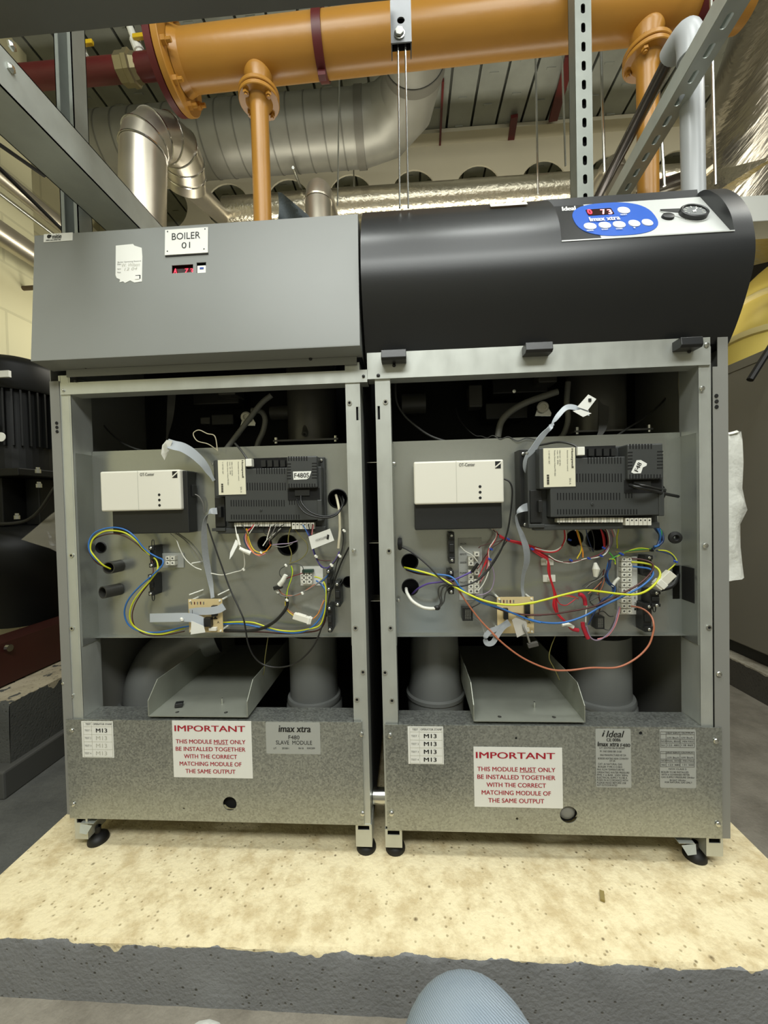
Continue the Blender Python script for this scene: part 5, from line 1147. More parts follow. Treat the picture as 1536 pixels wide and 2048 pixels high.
# more of the fine wiring under the right controller and beside the right terminal strip
lm = empty('wiring_loom', at(*E(560, 620), YB), 'brown, black and grey wires gathered between the red wires and the blue harness', 'wiring loom')
for pts, c, r in (([(600, 640), (585, 710), (560, 780), (555, 850), (570, 930), (550, 1010)], 'brown', .0013), ([(615, 650), (600, 730), (575, 800), (540, 850)], 'tan', .0011), ([(590, 650), (540, 720), (470, 745), (420, 780)], 'dgrey', .0010), ([(595, 700), (520, 740), (460, 790)], 'grey', .0010), ([(550, 800), (500, 840), (480, 890), (510, 930), (570, 950)], 'dgrey', .0012), ([(530, 230), (600, 300), (660, 380), (650, 450), (600, 520)], 'violet', .0014), ([(560, 235), (630, 310), (670, 390), (655, 470)], 'grey', .0012), ([(450, 240), (500, 330), (520, 420), (515, 500)], 'dgrey', .0009), ([(440, 560), (400, 500), (380, 450), (430, 455), (500, 470)], 'grey', .0008), ([(605, 240), (650, 300), (680, 380)], 'pink', .0012), ([(490, 235), (560, 300), (600, 380), (605, 470)], 'red', .0012)): wpart(lm, zl(E, pts, .024), r, c, .024)
lm = empty('wiring_loom', at(*B(700, 200), YB), 'short dark and pale wires plugged into the left controller terminal row', 'wiring loom')
for u, c, e in ((420, 'dgrey', (470, 210)), (515, 'red', (470, 170)), (530, 'white', (480, 190)), (560, 'black', (510, 160)), (640, 'dgrey', (660, 215)), (665, 'white', (620, 240)), (690, 'black', (630, 230)), (715, 'grey', (640, 250)), (760, 'black', (660, 240)), (910, 'blue', (955, 200)), (955, 'black', (975, 190)), (990, 'brown', (980, 190)), (1000, 'pink', (985, 200))):
    wpart(lm, zl(B, [(u, 118), ((u*2+e[0])/3, 140), e], .016), .0010, c, .016)
lm = empty('wiring_loom', at(*E(700, 240), YB), 'short dark and pale wires plugged into the right controller terminal row', 'wiring loom')
for u, c, e in ((215, 'white', (245, 290)), (350, 'cream', (335, 270)), (390, 'dgrey', (430, 280)), (430, 'brown', (440, 290)), (500, 'white', (560, 290)), (545, 'pink', (590, 290)), (580, 'dgrey', (610, 300)), (620, 'olive', (640, 270)), (660, 'olive', (690, 270)), (700, 'yg', (716, 290)), (800, 'black', (900, 235)), (830, 'black', (930, 240)), (860, 'navy', (960, 250)), (780, 'dgrey', (880, 230))):
    wpart(lm, zl(E, [(u, 222), ((u*2+e[0])/3, 240), e], -.012), .0011, c, -.012)
# ================================================================== pipes and gear inside the openings
def vpipe(label, px, y0, y1, Y, rpx, m, name='pipe', collar=None, cat='pipe', top=None, group=None, n=32):
    c = at(px, (y0+y1)/2, Y); k = (Y-CAM.y)/F; r = rpx*k; z0, z1 = at(px, y1, Y).z, at(px, y0, Y).z
    b = MB(); b.lathe([(r, z0-.0), (r, z1), (0, z1)], (c.x, Y, 0), (0, 0, 1), n)
    o = tag(b.build(name, m, smooth=50), label, cat, group)
    if collar:
        zc = at(px, collar, Y).z; b = MB(); b.lathe([(r*.98, zc+.018), (r*1.10, zc+.016), (r*1.14, zc+.008), (r*1.10, zc), (r*1.16, zc-.004), (r*1.16, .176), (r*.9, .176)], (c.x, Y, 0), (0, 0, 1), n); b.build('socket', m, o, smooth=50)
    return o, c, r
vpipe('straight grey plastic pipe right of the tray, lower opening of the left module', 628, 1262, 1440, .2, 48, PVC, collar=1398, group='grey pipes in the lower openings')
vpipe('straight grey plastic pipe right of the tray, lower opening of the right module', 1198, 1262, 1440, .2, 56, PVC, collar=1398, group='grey pipes in the lower openings')
b = MB(); c = at(870, 1350, .2); k = 1.01/F
b.lathe([(50*k, .176), (56*k, .36), (54*k, .372), (54*k, .376), (50*k, .40), (49*k, .45), (46*k, .53), (45*k, .60)], (c.x, .2, 0), (0, 0, 1), 32)
b.lathe([(54*k, .372), (58*k, .368), (58*k, .36), (55*k, .356)], (c.x, .2, 0), (0, 0, 1), 32)
tag(b.build('pipe', PVC, smooth=40), 'tapering shiny grey pipe left of the tray, lower opening of the right module', 'pipe', 'grey pipes in the lower openings')
b = MB(); P = spline([at(296, 1460, .2), at(298, 1400, .2), at(306, 1355, .205), at(330, 1315, .22), at(372, 1285, .25), at(430, 1262, .28)], 8)
b.tube(P, .062, 28); c = at(297, 1404, .2); b.lathe([(.064, 0), (.070, .004), (.070, .014), (.064, .018)], c, (0, 0, 1), 28)
tag(b.build('pipe', PVC, smooth=40), 'grey plastic elbow pipe left of the tray, lower opening of the left module', 'pipe', 'grey pipes in the lower openings')
o, c, r = vpipe('dark grey flue pipe behind the top opening of the left module', 624, 700, 890, .2, 49, FLUE, group='flue pipes in the top openings')
b = MB(); z = at(624, 888, .2).z; b.box(c.x-r*1.25, c.x+r*1.25, .12, .28, z-.004, z, FLUE)
for s in (-1.15, 1.15): b.cyl((c.x+s*r, .125, z-.008), (c.x+s*r, .125, z+.006), .004, 8, ZINC)
b.build('flange', None, o)
b = MB(); p = at(609.5, 862, .135); b.tube([p+Vector((0, .01, .012)), p+Vector((0, .006, 0)), p+Vector((0, -.004, -.008))], [.008, .008, .007], 14); b.lathe([(.003, .0), (0, 0)], p+Vector((0, -.0045, -.0085)), (0, -.8, -.6), 10, VOID); b.build('sampling_point', FLUE, o, smooth=50)
o, c, r = vpipe('dark grey flue pipe behind the top opening of the right module', 1190, 690, 872, .2, 52, FLUE, group='flue pipes in the top openings')
b = MB(); z = at(1210, 870, .2).z; b.box(c.x-r*1.25, c.x+r*1.35, .12, .28, z-.004, z, FLUE)
for s in (-1.15, 1.25): b.cyl((c.x+s*r, .125, z-.008), (c.x+s*r, .125, z+.008), .004, 8, ZINC)
b.build('flange', None, o)
U = zm(400, 740, 4.267)
def tubeobj(label, pts, r, m, Y=.14, name='hose', cat='hose', group=None, n=12):
    b = MB(); b.tube(wpath(pts, Y, 8), r, n); return tag(b.build(name, m, smooth=60), label, cat, group)
tubeobj('grey hose crossing in front of a round valve, top opening of the left module', zl(U, [(610, 215), (520, 290), (400, 445), (290, 590), (215, 690)], .12), .0065, HOSE)
tubeobj('grey hose bending down right of the round valve, top opening of the left module', zl(U, [(440, 345), (520, 355), (556, 420), (540, 520), (500, 610), (480, 680)], .14), .0065, HOSE)
tubeobj('grey hose arching towards the round valve, top opening of the right module', zl(Fz, [(1600, 270), (1480, 310), (1330, 365), (1200, 440), (1120, 530), (1090, 660)], .12), .0075, HOSE)
tubeobj('grey hose behind the folded tag, top opening of the right module', zl(Hz, [(215, 170), (205, 330), (215, 450), (190, 550), (150, 610)], .15), .0065, HOSE)
tubeobj('pale cable looping down the right side of the right module top opening', zl(Hz, [(1085, 40), (1080, 200), (1095, 350), (1112, 480), (1105, 560)], .12), .0045, WM['cream'], cat='cable', name='cable')
tubeobj('second pale cable behind the first, top right opening of the right module', zl(Hz, [(1165, 40), (1160, 180), (1120, 320), (1110, 420)], .18), .0045, WM['cream'], cat='cable', name='cable')
wire('black cable sagging across the dark top opening of the left module', zl(T2, [(260, 200, .2), (290, 330, .18), (380, 480, .15), (510, 620, .12), (650, 700, .1), (820, 745, .08)]), .0022, 'dgrey')
wire('black cable sagging across the dark top right of the right module', zl(Hz, [(1040, 160, .2), (960, 300, .18), (820, 430, .15), (680, 520, .12), (570, 595, .1)]), .0022, 'dgrey')
wire('dark cable sagging from the bright slot, top opening of the right module', zl(Fz, [(215, 180, .1), (225, 350, .1), (290, 470, .1), (400, 570, .1), (520, 650, .1), (680, 705, .09)]), .0028, 'dgrey')
def valve(z, u, v, lb, Y=.16):
    r = empty('valve', at(*z(u, v), Y), lb, 'valve', 'round valves in the top openings'); c = at(*z(u, v), Y)
    b = MB(); b.lathe([(.013, 0), (.0135, .006), (.010, .009), (.007, .009), (.007, .004), (0, .004)], c, (0, -1, 0), 24); b.build('cap', CREAM, r, smooth=40)
    b = MB(); b.prism([(c.x-.018, c.z-.020), (c.x+.020, c.z-.022), (c.x+.022, c.z-.014), (c.x+.012, c.z+.006), (c.x-.010, c.z+.006)], Y, Y+.012, 'y'); b.build('body', STEEL, r, bevel=.001)
valve(U, 400, 405, 'round capped valve on the dark burner, top opening of the left module'); valve(Fz, 1470, 405, 'round capped valve on the dark burner, top opening of the right module')
def burner(z, lb, items):
    r = empty('burner_assembly', at(*z(*items[0][:2]), .28), lb, 'burner', 'burners in the top openings')
    for nm, m, (u0, v0, u1, v1, Y0, Y1) in [(i[2], i[3], i[4]) for i in items]:
        X0, X1, Z0, Z1 = rect(*z(u0, v0), *z(u1, v1), Y0); b = MB()
        if nm in ('fan_outlet', 'motor'):
            b.cyl((X0, (Y0+Y1)/2, (Z0+Z1)/2), (X1, (Y0+Y1)/2, (Z0+Z1)/2), (Z1-Z0)/2, 24); b.build(nm, m, r, smooth=40)
        else: b.box(X0, X1, Y0, Y1, Z0, Z1); b.build(nm, m, r, bevel=.003)
DK = mat('burner_black', '#262624', .5); DK2 = mat('burner_grey', '#4b4a45', .45)
burner(U, 'dark burner fan and gas valve behind the top opening of the left module', [(200, 300, 'gas_valve', DK, (95, 375, 285, 465, .2, .28)), (200, 300, 'valve_block', DK2, (0, 400, 85, 460, .22, .28)), (200, 300, 'fan_housing', DK, (-60, 150, 330, 290, .22, .29)), (200, 300, 'fan_outlet', DK2, (570, 275, 760, 400, .2, .27)), (0, 0, 'impeller_cover', DK2, (150, 100, 300, 210, .18, .24))])
burner(Fz, 'dark burner fan and motor behind the top opening of the right module', [(900, 300, 'motor', DK2, (270, 250, 480, 430, .2, .28)), (0, 0, 'fan_housing', DK, (1050, 150, 1520, 280, .22, .29)), (0, 0, 'gas_valve', DK, (990, 360, 1350, 500, .2, .28)), (0, 0, 'bracket', DK2, (845, 210, 960, 400, .2, .24)), (0, 0, 'impeller_cover', DK2, (1440, 110, 1600, 190, .18, .24))])
for z, u, v in ((U, 85, 215), (Fz, 1355, 195)): pass
# ================================================================== strut frame and trunking overhead
z_t = 1.80
e0, e1 = atz(60, 75, z_t), atz(700, 6, z_t); ye = (e0.y+e1.y)/2
xt = atz(782, -3, z_t).x
b = MB(); b.box(-1.7, xt, ye-.16, ye, z_t, z_t+.06)
tag(b.build('cable_trunking', mat('trunking_grey', '#6a6b6a', .5, var=.08, scale=12, bump=.02, bscale=300), bevel=.001), 'dark grey cable trunking running overhead across the top left', 'trunking')
# hanging bracket with holes and the two wires it drops
Yh = -.012
X0, X1, Z0, _ = rect(781, 0, 822.5, 86, Yh); br = empty('hanging_bracket', ((X0+X1)/2, Yh, Z0), 'grey slotted bracket hanging top centre with a bolt in its lowest hole', 'bracket')
w_ = X1-X0; xm = (X0+X1)/2
b = MB(); hs = [circ(xm, at(801, y, Yh).z, .0075, 16, .0068) for y in (42, -8)]
b.sheet([(X0, Z0), (X1, Z0), (X1, Z0+1.35), (X0, Z0+1.35)], hs, (0, Yh, 0), XP, ZP, .0025); b.box(X0, X0+.002, Yh, Yh+.03, Z0, Z0+1.35); b.box(X1-.002, X1, Yh, Yh+.03, Z0, Z0+1.35); b.box(X0+.002, X1-.002, Yh+.012, Yh+.014, Z0, Z0+1.35, VOID)
b.build('strut_face', mat('bracket_grey', '#85878a', .4, .4, var=.1, scale=40), br)
b = MB(); p = at(799, 68, Yh-.002); b.lathe([(.0105, 0), (.0105, .002), (.0088, .0025)], p, (0, -1, 0), 24); b.lathe([(.0085, .002), (.0085, .007), (0, .007)], p, (0, -1, 0), 6); b.build('bolt', ZINC, br)
for x0, x1, lb in ((796, 799.5, 'thin steel wire from the hanging bracket to the black hood, left of the pair'), (810.5, 816.5, 'thin steel wire from the hanging bracket to the black hood, right of the pair')):
    b = MB(); b.cyl(at(x0, 84, -.006), at(x1, 416, .0), .0019, 8); tag(b.build('hanging_wire', STEEL), lb, 'wire', 'wires from the hanging bracket')
# left channel (runs away from the camera)
a = .60; zt1 = CZ+a*1.185; zt2 = CZ+a*1.078
ch = empty('overhead_channel', (-a, .2, zt2), 'wide galvanised channel running back over the left end of the boiler', 'channel')
b = MB(); b.box(-a-.002, -a, -.40, .62, zt2, zt1); b.box(-a*1.136, -a, -.40, .62, zt2, zt2+.002); b.box(-a*1.136, -a*1.136+.002, -.40, .62, zt2, zt1); b.box(-a-.014, -a, -.40, .62, zt1-.002, zt1)
b.build('channel_body', STRUT, ch)
for x, y in ((20, 136), (22, 92)):
    p = atx(x, y, -a); b = MB(); b.lathe([(.007, 0), (.007, .003), (.003, .006), (0, .006)], p, (1, 0, 0), 6); b.build('bolt', ZINC, ch)
Xs = at(131, 200, .09).x
def strutpost(X, Y, z0, z1, wd, label, slots=False, name='strut_post', m=STRUTD):
    b = MB(); h = wd/2
    b.box(X-h, X+h, Y+wd-.002, Y+wd, z0, z1); b.box(X-h, X-h+.002, Y, Y+wd, z0, z1); b.box(X+h-.002, X+h, Y, Y+wd, z0, z1)
    if slots:
        hs = []; z = z0+.05
        while z < z1-.05: hs.append(rr(X-.0055, z, X+.0055, z+.026, .0052, 3)); z += .05
        b.sheet([(X-h, z0), (X+h, z0), (X+h, z1), (X-h, z1)], hs, (0, Y, 0), XP, ZP, .002); b.box(X-h+.003, X+h-.003, Y+.012, Y+.013, z0, z1, VOID)
    else:
        b.box(X-h, X-h+.010, Y, Y+.002, z0, z1); b.box(X+h-.010, X+h, Y, Y+.002, z0, z1); b.box(X-h, X-h+.002, Y, Y+.009, z0, z1)
    return tag(b.build(name, m), label, 'strut', 'vertical strut posts')
strutpost(Xs-.002, .09, ZP0, 2.05, .043, 'vertical galvanised strut post behind the left end of the grey cover')
bk = empty('strut_bracket', at(205, 395, .12), 'box shaped galvanised bracket joining the left strut post to the channel', 'bracket')
X0, X1, Z0, Z1 = rect(152, 374, 232, 402, .10); b = MB(); b.box(X0, X1, .10, .15, Z0, Z1); b.box(X1-.002, X1+.012, .08, .16, Z0-.012, Z1+.002); b.build('bracket_body', STRUTD, bk, bevel=.001)
b = MB(); b.lathe([(.006, 0), (0, 0)], (X1+.0125, .12, (Z0+Z1)/2-.006), (1, 0, 0), 12, VOID); b.build('bolt_hole', None, bk)
strutpost(at(1168, 200, .31).x, .31, 1.402, ZC, .043, 'vertical slotted strut rising behind the right hood to the ceiling', True)
p0, p1 = at(1250, 383, .42), None
zr = p0.z; p1 = atz(1478, 0, zr); d = (p0-p1); pA, pB = p1-d*.25, p0+d*.25
sx = d.normalized().cross(Vector((0, 0, 1))).normalized(); W = .041
rc = empty('slotted_channel', p0, 'slotted galvanised channel slanting up to the top right over the boiler', 'channel')
L = (pB-pA).length; hs = []; s = .03
while s < L-.05: hs.append(rr(s, -.0062, s+.028, .0062, .006, 3)); s += .05
dn = d.normalized(); b = MB(); b.sheet([(0, -W/2), (L, -W/2), (L, W/2), (0, W/2)], hs, pA-sx*0, dn, sx*(-1), .002)
up = Vector((0, 0, 1))
for sgn in (-1, 1): b.obox((pA+pB)/2+sx*sgn*W/2+up*W/2, sx*.001, dn*L/2, up*W/2)
for sgn in (-1, 1): b.obox((pA+pB)/2+sx*sgn*(W/2-.006)+up*W, sx*.006, dn*L/2, up*.001)
b.build('channel_body', STRUT, rc)
# conduit, grey waste pipe
Yw = .17; pe = at(1376, 58, Yw); ze = pe.z; rp = .0235
w1_ = empty('waste_pipe', at(1385, 80, Yw), 'light grey plastic waste pipe with an elbow, upper right corner', 'pipe')
b = MB(); b.tube(spline([Vector((pe.x-.003, Yw+.055, ze)), Vector((pe.x-.002, Yw+.03, ze)), Vector((pe.x, Yw+.005, ze-.006)), Vector((pe.x+.003, Yw-.003, ze-.035)), Vector((pe.x+.004, Yw-.003, ze-.07))], 6), rp*1.18, 20); b.build('elbow', mat('waste_grey', '#a7aaac', .35), w1_, smooth=60)
b = MB(); b.cyl((pe.x+.004, Yw-.003, ze-.05), (pe.x+.012, Yw-.003, 1.1), rp, 20); b.build('drop_pipe', MATS['waste_grey'], w1_, smooth=60)
s0 = Vector((pe.x-.003, Yw+.05, ze)); b = MB(); pz = atz(1203, 380, ze); b.cyl(s0, pz+(pz-s0)*.1, .0165, 18)
tag(b.build('conduit', mat('dark_conduit', '#54504f', .25, .5), smooth=60), 'dark glossy conduit slanting from the grey elbow down behind the hood', 'pipe')
# ================================================================== gas pipe
gp = empty('gas_pipe', at(800, 73, .46), 'large ochre gas pipe crossing overhead with two flanged drops', 'pipe')
g0, g1 = at(352, 127, .48), at(1492, -6, .445); gd = (g1-g0).normalized(); gr = .0755
b = MB(); b.cyl(g0, g1, gr, 48); b.build('main_pipe', GAS, gp, smooth=50)
b = MB(); b.lathe([(0, 0), (.128, 0), (.130, .002), (.130, .020), (.128, .022), (gr, .022), (gr*1.12, .024), (gr*1.0, .05)], g0-gd*.005, gd, 48); b.build('end_flange', GAS, gp, smooth=35)
ra = gd.orthogonal().normalized(); rb = gd.cross(ra)
for k in range(8):
    an = math.radians(22+45*k); p = g0-gd*.03+(ra*math.cos(an)+rb*math.sin(an))*.107; b = MB(); b.cyl(p, p+gd*.075, .007, 8); b.lathe([(.013, .047), (.013, .060), (0, .060)], p, gd, 6); b.lathe([(.013, -.004), (.013, .006), (0, -.004)], p, gd, 6); b.build('flange_bolt', GAS, gp)
def drop(px, rpx, name):
    t = 0.5; best = None
    for i in range(2000):
        q = g0.lerp(g1, i/1999); v = q-CAM; xx = 768+F*v.dot(RIGHT)/v.dot(FWD)
        if best is None or abs(xx-px) < best[0]: best = (abs(xx-px), q)
    q = best[1]; zb = q.z-gr
    b = MB(); r = .0285
    b.lathe([(gr*.55, zb+.02), (r*1.6, zb+.0), (r*1.15, zb-.03), (r*1.15, zb-.05)], (q.x, q.y, 0), (0, 0, 1), 32)
    for (za, zc) in ((zb-.050, zb-.064), (zb-.067, zb-.081)): b.lathe([(0, za), (.062, za), (.064, za-.002), (.064, zc+.002), (.062, zc), (0, zc)], (q.x, q.y, 0), (0, 0, 1), 40)
    for k in range(4):
        an = math.radians(45+90*k+10); cx, cy = q.x+.049*math.cos(an), q.y+.049*math.sin(an); b.cyl((cx, cy, zb-.04), (cx, cy, zb-.095), .0055, 8); b.lathe([(.010, zb-.081), (.010, zb-.090), (0, zb-.090)], (cx, cy, 0), (0, 0, 1), 6)
    b.lathe([(r*1.5, zb-.081), (r*1.15, zb-.095), (r, zb-.11), (r, 1.40)], (q.x, q.y, 0), (0, 0, 1), 32)
    b.build('drop_pipe', GAS, gp, smooth=35); return q
drop(516, 20, 'a'); drop(1293, 22, 'b')
def clip(px, lb):
    best = None
    for i in range(2000):
        q = g0.lerp(g1, i/1999); v = q-CAM; xx = 768+F*v.dot(RIGHT)/v.dot(FWD)
        if best is None or abs(xx-px) < best[0]: best = (abs(xx-px), q)
    q = best[1]; b = MB()
    b.lathe([(gr*1.02, -.014), (gr*1.09, -.014), (gr*1.09, .014), (gr*1.02, .014), (gr*1.02, -.014)], q, gd, 40)
    b.box(q.x-.012, q.x+.012, q.y-.008, q.y+.008, q.z+gr, q.z+gr+.05); b.cyl((q.x, q.y, q.z+gr+.03), (q.x, q.y, ZC), .005, 8, ZINC)
    b.box(q.x-.012, q.x+.012, q.y-.010, q.y+.010, q.z-gr*1.3, q.z-gr*1.02)
    tag(b.build('pipe_clip', OXRED, smooth=35), lb, 'pipe clip', 'oxide red pipe clips')
clip(643, 'oxide red hanger clip round the ochre gas pipe, left of the hanging bracket'); clip(1392, 'oxide red hanger clip round the ochre gas pipe, near the grey elbow')
# red pipework on the blind side of the flange
rp_ = empty('red_pipe', at(230, 145, .47), 'dark red pipe with a grey union and two small valves, top left', 'pipe')
b = MB(); b.lathe([(0, -.03), (.128, -.03), (.128, -.008), (.04, -.008)], g0, gd, 40); b.build('blank_flange', OXRED, rp_, smooth=35)
pl = g0-gd*.03; pe_ = pl-gd*.55+Vector((0, 0, .012)); b = MB(); b.tube([pl, pl-gd*.02, pl-gd*.03, pl-gd*.09, pl-gd*.10, pe_], [.05, .046, .036, .036, .034, .034], 28); b.build('pipe_run', OXRED, rp_, smooth=40)
b = MB(); b.lathe([(.037, 0), (.043, .004), (.043, .03), (.047, .034), (.047, .05), (.040, .054), (.037, .07)], pl-gd*.165, gd, 8); b.build('union', BRASS, rp_)
for off, hl in ((.075, .05), (.27, .045)):
    p = pl-gd*off; b = MB(); tdir = Vector((-.35, -.1, 1)).normalized(); q = p+tdir*.035
    b.tube([q, q+tdir*.012, q+tdir*.014, q+tdir*.05, q+tdir*.052, q+tdir*.09], [.013, .013, .017, .017, .011, .011], 12); b.build('ball_valve', CREAM2, rp_)
    b = MB(); b.obox(q+tdir*.035+gd*.028+Vector((0, -.018, .004)), gd*.028, (0, .006, 0), (0, 0, .007)); b.build('lever_handle', YEL, rp_, bevel=.002)
    b = MB(); b.cyl(q+tdir*.09, q+tdir*.105, .014, 10); b.build('cap', RUB, rp_)
# ================================================================== ducts and flues behind
sd = empty('spiral_duct', at(600, 270, 1.25), 'grey spiral wound duct turning towards the camera under the ceiling', 'duct')
zd = at(560, 272, 1.25).z; xe_ = at(832, 190, .9).x
P = [Vector((-1.8, 1.25, zd)), Vector((-1.0, 1.25, zd)), Vector((xe_-.26, 1.25, zd)), Vector((xe_-.13, 1.215, zd)), Vector((xe_-.035, 1.12, zd)), Vector((xe_, .99, zd)), Vector((xe_, .5, zd)), Vector((xe_, -1.6, zd))]
b = MB(); b.tube(P, [.155]*3+[.150, .14, .128, .122, .122], 40); b.build('duct_body', DUCT, sd, smooth=25)
x = -1.6
b = MB()
while x < xe_-.3: b.lathe([(.154, -.003), (.1575, -.003), (.1575, .003), (.154, .003)], (x, 1.25, zd), (1, 0, .04), 40); x += .088
b.build('spiral_seam', mat('seam_metal', '#6d6c63', .5, .5), sd, smooth=40); b = MB(); y = .92
while y > -.9: b.lathe([(.121, -.003), (.1245, -.003), (.1245, .003), (.121, .003)], (xe_, y, zd), (.04, 1, 0), 40); y -= .11
b.build('spiral_seam', mat('seam_metal', '#6d6c63', .5, .5), sd, smooth=40)
b = MB(); b.lathe([(.157, -.02), (.161, -.02), (.161, .02), (.157, .02)], (xe_-.27, 1.25, zd), (1, 0, 0), 40); b.lathe([(.13, -.02), (.134, -.02), (.134, .02), (.13, .02)], (xe_, .97, zd), (0, 1, 0), 40); b.build('joint_band', mat('joint_band', '#6e6c62', .5, .4), sd, smooth=40)
fp = empty('insulated_flue', at(330, 330, .6), 'silver clad flue pipe looping over behind the left end of the grey cover', 'pipe')
r_ = .074
b = MB(); b.cyl(at(285, 480, .55), at(287, 300, .55), r_, 40); b.build('riser', ALU, fp, smooth=50)
bend = [at(287, 305, .55), at(291, 284, .555), at(308, 272, .58), at(334, 276, .62), at(356, 295, .67), at(367, 322, .72), at(370, 345, .76)]
b = MB(); b.tube(bend, r_*1.02, 40); b.build('bend', ALU, fp, smooth=12)
b = MB()
for i in range(0, 7):
    t = (bend[min(i+1, 6)]-bend[max(i-1, 0)]).normalized(); b.lathe([(r_*1.02, -.002), (r_*1.06, -.002), (r_*1.06, .002), (r_*1.02, .002)], bend[i], t, 40)
b.build('bend_seam', CHROME, fp, smooth=40)
b = MB(); b.tube([at(370, 345, .76), at(372, 372, .80), at(372, 374, .803)], [r_*1.02, r_*1.02, .04], 40); b.build('end_cap', ALU, fp, smooth=30)
b = MB(); b.tube([at(372, 365, .79), at(445, 432, 1.43)], .045, 28); b.build('branch_pipe', ALU, fp, smooth=50)
zf = at(850, 401, 1.45).z
b = MB(); b.cyl((-1.0, 1.45, zf), (2.6, 1.45, zf), .082, 40); tag(b.build('insulated_pipe', FOILP, smooth=50), 'long foil wrapped pipe running along behind the boilers, below the holed beam', 'pipe')
def chim(px, y0, Y, rpx, lb, m=ALU):
    k = (Y-CAM.y)/F; c = at(px, 420, Y); z1 = at(px, y0, Y).z; r = rpx*k
    b = MB(); b.tube([Vector((c.x, Y, 1.401 if Y < .7 else 0.0)), Vector((c.x, Y, z1-r*1.2)), Vector((c.x, Y+r*.35, z1-r*.35)), Vector((c.x, Y+r*1.2, z1-.0)), Vector((c.x, Y+r*6, z1+.0))], r, 28)
    b.lathe([(r, -.003), (r*1.05, -.003), (r*1.05, .003), (r, .003)], (c.x, Y, z1-r*1.2), (0, 0, 1), 28)
    tag(b.build('flue_pipe', m, smooth=25), lb, 'pipe', 'small clad flue pipes')
chim(637, 372, .62, 26, 'small silver clad pipe bending back beside the grey cloth'); chim(1232, 320, .80, 20, 'small silver clad pipe bending back between strut and conduit')
b = MB(); zc_ = at(1395, 335, .95).z
q0 = at(1560, 345, .95); q1 = at(1920, -420, .25); dd = (q1-q0).normalized()
fd = empty('foil_duct', q0, 'large crinkled silver foil clad duct at the upper right', 'duct')
b.tube([q0-dd*.02, q0+(q1-q0)*.33, q0+(q1-q0)*.66, q1], [.34, .33, .32, .31], 48); b.build('duct_cladding', FOIL, fd, smooth=50)
b = MB(); c_ = at(1590, 322, .95); b.tube([Vector((c_.x, c_.y, c_.z-.10)), Vector((c_.x, c_.y, c_.z-.09)), Vector((c_.x, c_.y, c_.z-.04)), Vector((c_.x, c_.y, c_.z-.03)), Vector((c_.x, c_.y, c_.z+.03))], [.43, .44, .44, .40, .40], 48); b.build('collar', ALU, fd, smooth=30)
b = MB(); b.tube([Vector((c_.x, c_.y, c_.z-.10)), Vector((c_.x, c_.y, c_.z-.20))], [.425, .43], 48); b.build('base_ring', FOILP, fd, smooth=30)
lp = empty('labelled_pipe', at(1335, 368, .7), 'black plastic wrapped pipe with red marking beside the foil duct', 'pipe')
b = MB(); b.cyl(at(1288, 388, .62), at(1385, 352, .85), .027, 20); b.build('wrapped_pipe', mat('shiny_black_wrap', '#241c1c', .18), lp, smooth=50)
b = MB(); t0, t1 = at(1300, 383, .65), at(1330, 372, .72); b.cyl(t0, t0.lerp(t1, .5), .0276, 20); b.cyl(t0.lerp(t1, .9), t0.lerp(t1, 1.05), .0276, 20); b.build('red_marking', mat('red_tape', '#b22a2a', .35), lp, smooth=50)
X0, X1, Z0, Z1 = rect(1470, 388, 1640, 440, .62); b = MB(); b.box(X0, 3.4, .62, .72, Z0, Z1)
tag(b.build('cable_trunking', mat('pale_trunking', '#c9cac4', .4), bevel=.002), 'pale grey trunking length to the right of the black hood', 'trunking')
# yellow clad elbows
yc = empty('yellow_cladding', at(1560, 640, 1.15), 'big yellow plastic clad pipe bend beyond the right end of the boiler', 'pipe cladding')
Yy = 1.1; c0 = at(1640, 640, Yy); kk = (Yy-CAM.y)/F
b = MB(); path = [at(1500, 760, Yy), at(1520, 700, Yy), at(1565, 630, Yy), at(1630, 570, Yy+.1), at(1720, 520, Yy+.2)]
path = [at(1562, 752, Yy), at(1566, 715, Yy), at(1575, 670, Yy+.03), at(1605, 615, Yy+.1), at(1660, 585, Yy+.25), at(1730, 580, Yy+.42)]
b.tube(spline(path, 6), 105*kk, 40); b.build('elbow_cladding', YCLAD, yc, smooth=50)
b = MB(); 
for i, t in ((1, 1.0), (2, .99)):
    pp = path[i]; tg = (path[i+1]-path[i-1]).normalized(); b.lathe([(104*kk, -.016), (110*kk, -.014), (112*kk, 0), (110*kk, .014), (104*kk, .016)], pp, tg, 40)
b.build('joint_ring', YRIM, yc, smooth=50)
b = MB(); b.tube([at(1575, 640, Yy-.33), at(1500, 760, Yy-.33)], .012, 8); b.build('black_strap', RUB, yc)
# right hand bay: cabinet on its own plinth
xb = 1.46
cb_ = empty('boiler_cabinet', (xb+.4, .8, .125), 'tall grey steel cabinet standing to the right on a dark edged plinth', 'cabinet')
zt_ = atx(1450, 735, xb).z
b = MB(); b.box(xb, xb+.9, -1.2, 1.6, .19, zt_); b.build('side_panel', CAB, cb_, bevel=.006)
b = MB(); b.box(xb-.004, xb+.01, -1.2, 1.6, zt_-.035, zt_+.002); b.build('top_edge', CAB, cb_, bevel=.001)
b = MB(); b.box(xb+.04, xb+.85, -1.15, 1.55, .125, .19); b.build('base_frame', BLK, cb_)
o = MB().box(xb-.03, 3.3, -1.3, 2.0, 0, .125).build('concrete_plinth', CONC3); tag(o, 'dark edged concrete plinth under the grey cabinet at the right', 'plinth')
